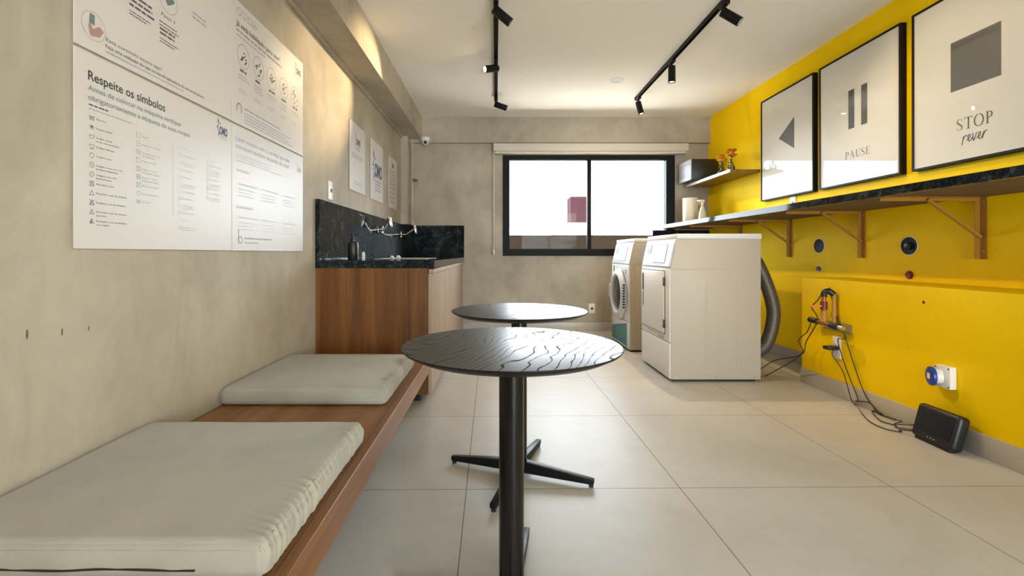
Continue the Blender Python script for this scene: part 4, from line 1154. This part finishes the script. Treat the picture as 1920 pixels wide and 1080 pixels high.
def vase(x, y, h, label, seed, col):
    rnd = random.Random(seed)
    o = thing('flower_vase', label, 'vase', (x, y, 1.851), group='little glass flower vases on the wooden shelf')
    k = h / 0.15
    MB().lathe([(0, 0), (0.034, 0), (0.037, 0.006), (0.036, 0.03 * k), (0.018, 0.085 * k), (0.011, 0.11 * k), (0.011, 0.14 * k), (0.014, 0.15 * k), (0.012, 0.15 * k), (0.009, 0.14 * k), (0.009, 0.11 * k), (0.016, 0.085 * k), (0.033, 0.03 * k), (0.033, 0.005), (0, 0.005)], 24).build('glass_bottle', M['bottleglass'], o)
    MB().lathe([(0, 0.0055), (0.0325, 0.0055), (0.0322, 0.026), (0, 0.028)], 20).build('pebbles', M['soil'], o, 'brown pebbles')
    mb = MB(); heads = []
    for j in range(20):
        a = j * 1.25 + rnd.random(); r = rnd.uniform(0.005, 0.058); z = h + rnd.uniform(-0.005, 0.070)
        mb.tube([(0.002 * math.cos(a), 0.002 * math.sin(a), 0.03), (0.005 * math.cos(a), 0.005 * math.sin(a), h * 0.9), (r * math.cos(a), r * math.sin(a), z)], 0.0016, 6)
        heads.append((r * math.cos(a), r * math.sin(a), z))
    mb.build('stems', M['stem'], o)
    for j, hd in enumerate(heads):
        mb = MB()
        for q in range(10):
            a = q * 0.628; tilt = 0.45
            p = Vector(hd); d = Vector((math.cos(a), math.sin(a), tilt)).normalized(); s_ = Vector((-math.sin(a), math.cos(a), 0))
            mb.poly([p, p + d * 0.018 + s_ * 0.012, p + d * 0.034, p + d * 0.018 - s_ * 0.012])
            d = Vector((math.cos(a + .3), math.sin(a + .3), 1.4)).normalized(); s_ = Vector((-math.sin(a + .3), math.cos(a + .3), 0))
            mb.poly([p, p + d * 0.016 + s_ * 0.010, p + d * 0.030, p + d * 0.016 - s_ * 0.010])
        mb.blob(hd, 0.011, 1)
        mb.build('blossom', M[col if j % 3 else 'petal'], o, smooth=False)
    return o
vase(2.450, 5.04, 0.125, 'glass vase of yellow and orange flowers right beside the microwave', 4, 'petal')
vase(2.455, 4.845, 0.145, 'glass vase of orange flowers at the open end of the wooden shelf', 9, 'petal2')

o = thing('paper_roll', 'tall white paper roll on the far end of the stone shelf', 'paper roll', (2.345, 5.60, ZS))
MB().lathe([(0.02, 0), (0.085, 0), (0.087, 0.003), (0.087, 0.322), (0.085, 0.325), (0.02, 0.325)], 40).build('roll', M['whiteplastic'], o)
MB().lathe([(0, 0.001), (0.0195, 0.001), (0.0195, 0.326), (0.016, 0.326), (0.016, 0.004), (0, 0.004)], 20).build('core', M['beige'], o)
o = thing('spray_bottle', 'clear trigger spray bottle next to the paper roll', 'spray bottle', (2.345, 5.27, ZS))
MB().lathe([(0, 0), (0.042, 0), (0.045, 0.006), (0.043, 0.05), (0.036, 0.12), (0.018, 0.185), (0.013, 0.20), (0.013, 0.215), (0, 0.215)], 28).build('bottle', M['clearplastic'], o)
MB().lathe([(0, 0.001), (0.040, 0.001), (0.042, 0.05), (0.0385, 0.085), (0, 0.085)], 24).build('liquid', M['whiteplastic'], o)
mb = MB(); mb.lathe([(0, 0.215), (0.016, 0.215), (0.016, 0.235), (0.011, 0.24), (0, 0.24)], 16); mb.box(-0.045, 0.022, -0.011, 0.011, 0.24, 0.268, 0.005); mb.box(-0.056, -0.045, -0.007, 0.007, 0.250, 0.264, 0.002)
s_ = mb.build('trigger_head', M['whiteplastic'], o)
MB().tube([(-0.026, 0, 0.244), (-0.036, 0, 0.225), (-0.030, 0, 0.205)], [0.005, 0.005, 0.003], 8).build('trigger', M['petal'], s_, 'yellow trigger')

# ------------------------------------------------------------------ framed prints
FX = 0.040
def serif(mb, ch, x, y, h, z):
    """thin high-contrast capitals drawn as flat shapes; returns the advance"""
    T_, t_ = 0.115 * h, 0.035 * h
    def bar(x0, y0, x1, y1): mb.ink([(x + x0 * h, y + y0 * h), (x + x1 * h, y + y0 * h), (x + x1 * h, y + y1 * h), (x + x0 * h, y + y1 * h)], z)
    def st(pts, ws): mb.stroke([(x + a * h, y + b * h) for a, b in pts], [w * h for w in ws] if isinstance(ws, list) else ws * h, z)
    if ch == 'T':
        bar(0.34, 0, 0.455, 1); bar(0.02, 0.955, 0.78, 1); bar(0.02, 0.78, 0.05, 0.96); bar(0.75, 0.78, 0.78, 0.96); bar(0.22, 0, 0.58, 0.03); return 0.84 * h
    if ch == 'P':
        bar(0.12, 0, 0.235, 1); bar(0.0, 0, 0.36, 0.03); bar(0.0, 0.97, 0.30, 1)
        pts = [(0.22, 0.985)] + [(0.30 + 0.28 * math.cos(a), 0.73 + 0.25 * math.sin(a)) for a in [PI / 2 - k * PI / 12 for k in range(13)]] + [(0.22, 0.475)]
        ws = [0.03] + [0.03 + 0.08 * math.sin(PI * k / 12) for k in range(13)] + [0.03]
        st(pts, ws); return 0.70 * h
    if ch == 'O':
        pts = [(0.43 + 0.40 * math.cos(a), 0.5 + 0.50 * math.sin(a)) for a in [2 * PI * k / 32 for k in range(33)]]
        st(pts, [0.03 + 0.085 * abs(math.cos(2 * PI * k / 32)) for k in range(33)]); return 0.92 * h
    if ch == 'S':
        c = [(0.53, 0.74), (0.51, 0.88), (0.40, 0.97), (0.27, 0.985), (0.12, 0.93), (0.07, 0.80), (0.12, 0.66), (0.28, 0.55), (0.44, 0.44), (0.54, 0.30), (0.52, 0.13), (0.38, 0.02), (0.24, 0.01), (0.10, 0.09), (0.05, 0.27)]
        st(c, [0.03, 0.035, 0.035, 0.035, 0.07, 0.10, 0.115, 0.12, 0.115, 0.10, 0.07, 0.035, 0.035, 0.035, 0.03]); return 0.66 * h
    if ch == 'A':
        st([(0.08, 0.0), (0.40, 1.0)], 0.035); st([(0.385, 1.0), (0.72, 0.0)], 0.105); bar(0.18, 0.33, 0.56, 0.36); bar(-0.02, 0, 0.20, 0.03); bar(0.58, 0, 0.86, 0.03); return 0.88 * h
    if ch == 'U':
        bar(0.10, 0.30, 0.21, 1); bar(0.0, 0.97, 0.32, 1); bar(0.62, 0.30, 0.65, 1); bar(0.53, 0.97, 0.75, 1)
        pts = [(0.385 - 0.235 * math.cos(a), 0.30 - 0.27 * math.sin(a)) for a in [PI * k / 12 for k in range(13)]]
        st(pts, [0.10 - 0.07 * k / 12 for k in range(13)]); return 0.80 * h
    if ch == 'E':
        bar(0.10, 0, 0.215, 1); bar(0.0, 0.97, 0.60, 1); bar(0.0, 0, 0.64, 0.03); bar(0.20, 0.49, 0.46, 0.52); bar(0.57, 0.80, 0.60, 0.98); bar(0.61, 0.02, 0.64, 0.22); bar(0.43, 0.42, 0.46, 0.59); return 0.70 * h
    return 0.3 * h
def word(mb, s, x, y, h, w, z):
    t_ = MB(); tot = 0
    for ch in s: tot += serif(t_, ch, tot, 0, h, z) + 0.10 * h
    tot -= 0.10 * h
    for v in t_.bm.verts: v.co.x = x + v.co.x * w / tot; v.co.y += y
    me = bpy.data.meshes.new('tmp'); t_.bm.to_mesh(me); t_.bm.free(); mb.bm.from_mesh(me); bpy.data.meshes.remove(me)
def print_frame(yfar, label, shapes):
    w, h = 0.772, 1.0
    o = thing('framed_print', label, 'picture', mtx=right_mtx(yfar, 1.507, off=0.002), group='black framed prints on the yellow wall')
    mb = MB(); e = 0.013
    mb.box(0, w, 0, e, 0, FX); mb.box(0, w, h - e, h, 0, FX); mb.box(0, e, e, h - e, 0, FX); mb.box(w - e, w, e, h - e, 0, FX)
    mb.build('frame', M['blackframe'], o)
    MB().box(e, w - e, e, h - e, 0.004, FX - 0.006).build('sheet', M['art'], o)
    for nm, fn in shapes:
        mb = MB(); fn(mb, FX - 0.0052); mb.build(nm, M['artink'], o, smooth=False, recalc=False)
    return o
# local x runs toward the camera, so x = yfar - y
def rect(x0, x1, y0, y1): return lambda m, z: m.ink([(x0, y0), (x1, y0), (x1, y1), (x0, y1)], z)
def sh_script(m, z):
    x, y, s = 0.318, 0.108, 0.040
    P = lambda pts: [(x + a * s, y + b * s) for a, b in pts]
    st = lambda pts: m.stroke([(p.x, p.y) for p in spline([(a, b, 0) for a, b in P(pts)], 5)], 0.0046, z)
    st([(-0.05, -0.30), (0.10, 0.35), (0.20, 0.95)]); st([(0.12, 0.40), (0.32, 0.82), (0.58, 1.0), (0.66, 0.80)])
    st([(0.62, 0.25), (0.98, 0.48), (1.14, 0.85), (0.96, 1.0), (0.82, 0.55), (0.95, 0.08), (1.25, 0.20), (1.45, 0.55)])
    st([(1.48, 1.10), (1.50, 0.40), (1.60, 0.02), (1.85, 0.60), (2.02, 1.10)])
    st([(1.98, 0.25), (2.38, 0.48), (2.54, 0.85), (2.36, 1.0), (2.22, 0.55), (2.35, 0.08), (2.65, 0.20), (2.85, 0.60)])
    st([(2.78, 0.0), (2.98, 0.98)]); st([(2.88, 0.45), (3.08, 0.88), (3.40, 1.08)])
print_frame(4.676, 'framed print with a single dark triangle pointing left', (('printed_triangle', lambda m, z: m.ink([(0.288, 0.562), (0.516, 0.420), (0.516, 0.704)], z)),))
print_frame(3.834, 'framed print of two dark upright bars over the word PAUSE', (
    ('printed_bar', rect(0.313, 0.371, 0.416, 0.708)), ('printed_bar', rect(0.437, 0.492, 0.416, 0.708)), ('lettering', lambda m, z: word(m, 'PAUSE', 0.281, 0.192, 0.056, 0.238, z))))
print_frame(2.979, 'framed print of a dark square over STOP and a handwritten word', (
    ('printed_square', rect(0.251, 0.523, 0.420, 0.708)), ('lettering', lambda m, z: word(m, 'STOP', 0.285, 0.183, 0.066, 0.200, z)), ('handwritten_word', sh_script)))

# ------------------------------------------------------------------ outlets, ducts and pipes
def outlet(mtx, label, w=0.08, h=0.125):
    o = thing('wall_outlet', label, 'outlet', mtx=mtx)
    MB().box(-w / 2, w / 2, 0, h, 0, 0.010, 0.004).build('plate', M['whiteplastic'], o)
    MB().box(-0.016, 0.016, h / 2 - 0.012, h / 2 + 0.012, 0.009, 0.0115, 0.002).build('socket', M['blackplastic'], o, 'black socket insert')
    return o
outlet(back_mtx(1.222, 0.222), 'white outlet plate low on the window wall')
outlet(right_mtx(4.225, 1.380), 'white outlet plate on the yellow wall under the triangle print')
o = outlet(right_mtx(3.19, 0.262, XB), 'white outlet with a black plug on the yellow half wall', 0.075, 0.150)
MB().box(-0.030, 0.030, 0.060, 0.085, 0.010, 0.085, 0.006).build('plug', M['blackplastic'], o, 'black power plug')

def duct(y, z, r, label, inner):
    o = thing('duct_opening', label, 'duct', mtx=right_mtx(y, z, XR))
    prof = [(r * 0.80, -0.002), (r, -0.002), (r, 0.012), (r * 0.80, 0.012)]
    MB().lathe(prof + [prof[0]], 32).build('ring', M['greyplastic' if not inner else 'midgrey'], o) if False else None
    mb = MB(); N = 32; R2 = [(r * 0.93, 0.001), (r, 0.001), (r * 1.0, 0.006), (r * 0.93, 0.006)]
    rings = [[mb.bm.verts.new((q * math.cos(2 * PI * k / N), q * math.sin(2 * PI * k / N), zz)) for k in range(N)] for q, zz in R2]
    for a, b in zip(rings, rings[1:] + rings[:1]):
        for k in range(N): mb.bm.faces.new((a[k], a[(k + 1) % N], b[(k + 1) % N], b[k]))
    mb.build('collar', M['whiteplastic'], o, 'pale rim')
    MB().lathe([(0, 0.001), (r * 0.93, 0.001), (r * 0.93, 0.009), (r * 0.86, 0.007), (0, 0.004)], 32).build('cover', M['darkgrey'], o)
    if inner: MB().lathe([(0, 0.003), (r * 0.40, 0.003), (r * 0.40, 0.020), (r * 0.30, 0.024), (0, 0.024)], 18).build('knob', M['blackplastic'], o)
    return o
M['darkgrey'] = mat('dark_grey_plastic', lin(40, 42, 46), 0.6, spec=0.2)
duct(3.885, 0.98 + 15 * 3.885 / 870, 0.062, 'round plain dark grey duct cover above the copper pipes', False)
duct(3.038, 0.98 + 15 * 3.038 / 870, 0.062, 'round dark duct opening with a black knob in its middle', True)
o = thing('pipe_stub', 'small capped pipe hole below the farther duct cover', 'pipe', mtx=right_mtx(3.885, 0.855, XR))
MB().lathe([(0, 0.001), (0.030, 0.001), (0.030, 0.005), (0, 0.005)], 24).build('flange', M['whiteplastic'], o)
MB().lathe([(0, 0.005), (0.020, 0.005), (0.020, 0.016), (0, 0.012)], 20).build('cap', M['redpaint'], o)
o = thing('pipe_stub', 'small brown pipe cap below the duct opening with a knob', 'pipe', mtx=right_mtx(3.038, 0.842, XR))
MB().lathe([(0, 0.001), (0.027, 0.001), (0.027, 0.006), (0, 0.006)], 24).build('flange', M['redpaint'], o)
MB().lathe([(0, 0.006), (0.018, 0.006), (0.018, 0.016), (0, 0.013)], 20).build('cap', M['redpaint'], o)
o = MB().lathe([(0, 0.0), (0.009, 0.0), (0.006, 0.002), (0, 0.002)], 12, right_mtx(2.55, 0.714, XB)).build('screw_plug', M['redpaint'])
tag(o, 'tiny brown plug hole in the half wall', 'plug')

M['pipe_ochre'] = mat('ochre_painted_pipe', lin(176, 128, 52), 0.45, spec=0.3)
# gas pipes with valve, in front of a bare patch
o = thing('pipe_manifold', 'copper pipes with a red valve and black elbows on the half wall', 'pipes', (XB, 3.22, 0.50))
MB().tube([(-0.075, 0.0, 0.01), (-0.075, 0.0, 0.19)], 0.015, 14).build('riser_pipe', M['copper'], o)
MB().tube([(-0.026, -0.030, 0.0), (-0.026, -0.030, 0.20)], 0.012, 14).tube([(-0.026, -0.030, 0.048), (-0.026, -0.030, 0.075)], 0.017, 14).build('return_pipe', M['pipe_ochre'], o)
MB().tube(spline([(-0.075, 0.0, 0.185), (-0.072, -0.004, 0.212), (-0.052, -0.018, 0.222), (-0.028, -0.029, 0.200)], 8), 0.020, 14).build('elbow', M['blackplastic'], o, 'black bent elbow')
MB().cyl((-0.075, 0, 0.095), (-0.075, 0, 0.150), 0.022).build('valve_body', M['redpaint'], o)
MB().box(-0.165, -0.085, -0.010, 0.012, 0.112, 0.124, 0.003).build('valve_lever', M['orange'], o, 'orange lever')
MB().cyl((-0.075, 0, 0.01), (-0.075, 0, 0.085), 0.019).build('union', M['pipe_ochre'], o)
MB().tube([(-0.085, 0.10, 0.006), (-0.065, -0.12, -0.010)], 0.015, 14).build('cross_pipe', M['copper'], o)
MB().tube([(-0.086, 0.125, 0.008), (-0.082, 0.055, 0.004)], 0.021, 14).tube([(-0.070, -0.06, -0.006), (-0.065, -0.125, -0.010)], 0.021, 14).build('coupling', M['blackplastic'], o, 'black couplings')
MB().tube([(-0.065, -0.125, -0.010), (-0.062, -0.165, -0.012)], 0.016, 14).build('end_fitting', M['steel'], o, 'silver end fitting')
MB().box(-0.0012, -0.0002, -0.16, 0.10, -0.055, 0.010).build('bare_patch', M['beige'], o, 'bare beige plaster patch')
MB().box(-0.066, -0.001, -0.06, -0.048, -0.012, 0.006).build('pipe_clip', M['steel'], o)

# industrial socket
o = thing('industrial_socket', 'beige industrial socket with a round blue cap on the half wall', 'socket', mtx=right_mtx(2.44, 0.285, XB))
MB().box(-0.012, 0.075, 0.0, 0.115, 0, 0.035, 0.006).build('housing', M['whiteplastic'], o)
m_ = Matrix.Translation((0.02, 0.055, 0.032)) @ Matrix.Rotation(math.radians(-22), 4, 'Y')
MB().lathe([(0, 0), (0.036, 0), (0.036, 0.030), (0, 0.030)], 28, m_).build('barrel', M['whiteplastic'], o)
mc = m_ @ Matrix.Translation((0, 0, 0.030))
c_ = MB().lathe([(0, 0), (0.048, 0), (0.050, 0.004), (0.048, 0.014), (0.040, 0.018), (0, 0.018)], 32, mc).build('cap', M['blueplastic'], o, 'round blue cap')
MB().box(-0.014, 0.014, -0.014, 0.014, 0.018, 0.0195, mtx=mc).build('cap_label', M['whiteplastic'], c_, 'white square mark')
mb = MB()
for x in (-0.004, 0.066):
    for y in (0.010, 0.104): mb.cyl((x, y, 0.034), (x, y, 0.0365), 0.004, seg=10)
mb.build('screw', M['blackplastic'], o)

# black box leaning on the skirting
fx, fy = Vector((2.226, 2.500, 0)), Vector((2.216, 2.260, 0))
ax = (fy - fx).normalized(); nn = Vector((0, 0, 1)).cross(ax)          # away from the room
if nn.x < 0: nn = -nn
lean = math.radians(15)
upv = (Vector((0, 0, 1)) * math.cos(lean) + nn * math.sin(lean)).normalized()
nz = ax.cross(upv)                                                      # outward normal
o = thing('speaker_box', 'black speaker box standing on the floor by the skirting', 'speaker', mtx=frame_mtx(ax, upv, nz, fx + Vector((0, 0, 0.016))))
if nz.x > 0: sgn = -1
else: sgn = 1
W_, H_ = 0.240, 0.178
MB().box(0, W_, 0, H_, -0.062 * sgn, 0.0, 0.020, 4).build('shell', M['blackplastic'], o) if sgn > 0 else MB().box(0, W_, 0, H_, 0.0, 0.062, 0.020, 4).build('shell', M['blackplastic'], o)
MB().box(0.018, W_ - 0.022, 0.040, H_ - 0.020, 0.0005 * sgn, 0.004 * sgn, 0.001, 1).build('screen', M['darkscreen'], o)
mb = MB()
for k in range(3): mb.cyl((0.105 + k * 0.018, 0.020, 0), (0.105 + k * 0.018, 0.020, 0.003 * sgn), 0.003, seg=10)
mb.build('indicator', M['greyplastic'], o)
MB().box(0.02, W_ - 0.02, -0.012, 0.004, -0.050 * sgn if sgn > 0 else 0.01, -0.012 * sgn if sgn > 0 else 0.050, 0.003, 1).build('foot', M['blackplastic'], o)

# cables
def fl(px, py):                     # floor point seen at a picture position, or the skirting where that comes first
    y = H * F / (py - CY); x = (px - CX) * y / F
    return (x, y, 0.006) if x < XB - 0.022 else wl(px, py, XB - 0.020)
def wl(px, py, x):                  # point on the plane X = x
    y = x * F / (px - CX); return (x, y, H - (py - CY) * y / F)
def cable(pts, r, label):
    o = MB().tube(spline(pts, 10), r, 8).build('power_cable', M['cable'])
    return tag(o, label, 'cable', 'black cables by the half wall')
top = (XB - 0.050, 3.200, 0.748)
cable([top, wl(1559, 556, XB - 0.03), wl(1567, 588, XB - 0.02), wl(1582, 625, XB - 0.02), wl(1600, 680, XB - 0.02), (XB - 0.03, 2.92, 0.10), fl(1640, 765), fl(1655, 778), fl(1635, 770), fl(1650, 790), fl(1680, 800), (2.19, 2.54, 0.03), (2.240, 2.496, 0.035)], 0.0032, 'black cable dropping from the pipe elbow to the speaker box')
cable([(XB - 0.085, 3.21, 0.728), (XB - 0.10, 3.24, 0.66), (XB - 0.11, 3.29, 0.60), wl(1533, 600, XB - 0.10), wl(1512, 640, XB - 0.12), wl(1502, 665, XB - 0.14), (2.20, 3.66, 0.14), (2.10, 3.72, 0.05), (2.045, 3.80, 0.05)], 0.0036, 'black cable running from the pipes to behind the dryer')
cable([(XB - 0.070, 3.06, 0.49), (XB - 0.05, 3.05, 0.42), wl(1571, 636, XB - 0.03), wl(1578, 665, XB - 0.03), wl(1590, 700, XB - 0.03), (XB - 0.05, 2.95, 0.06), fl(1602, 752), fl(1630, 755), fl(1646, 775), fl(1668, 783), fl(1690, 790), (2.19, 2.55, 0.045), (2.248, 2.496, 0.06)], 0.0030, 'thin cable hanging past the outlet to the speaker box')
cable([(XB - 0.088, 3.115, 0.335), (XB - 0.10, 3.10, 0.30), (XB - 0.06, 3.06, 0.20), (XB - 0.07, 2.98, 0.05), fl(1605, 760), fl(1628, 790), fl(1660, 806), fl(1690, 812), (2.20, 2.53, 0.02), (2.238, 2.496, 0.028)], 0.0030, 'cable looping over the floor from the plug to the speaker box')
cable([(XB - 0.10, 3.31, 0.50), (XB - 0.11, 3.34, 0.42), (XB - 0.12, 3.42, 0.34), wl(1502, 665, XB - 0.10), (2.16, 3.70, 0.012), (2.12, 3.70, 0.006), (2.07, 3.66, 0.006), (2.035, 3.70, 0.02)], 0.0034, 'second black cable from the pipes along the floor to the dryer')
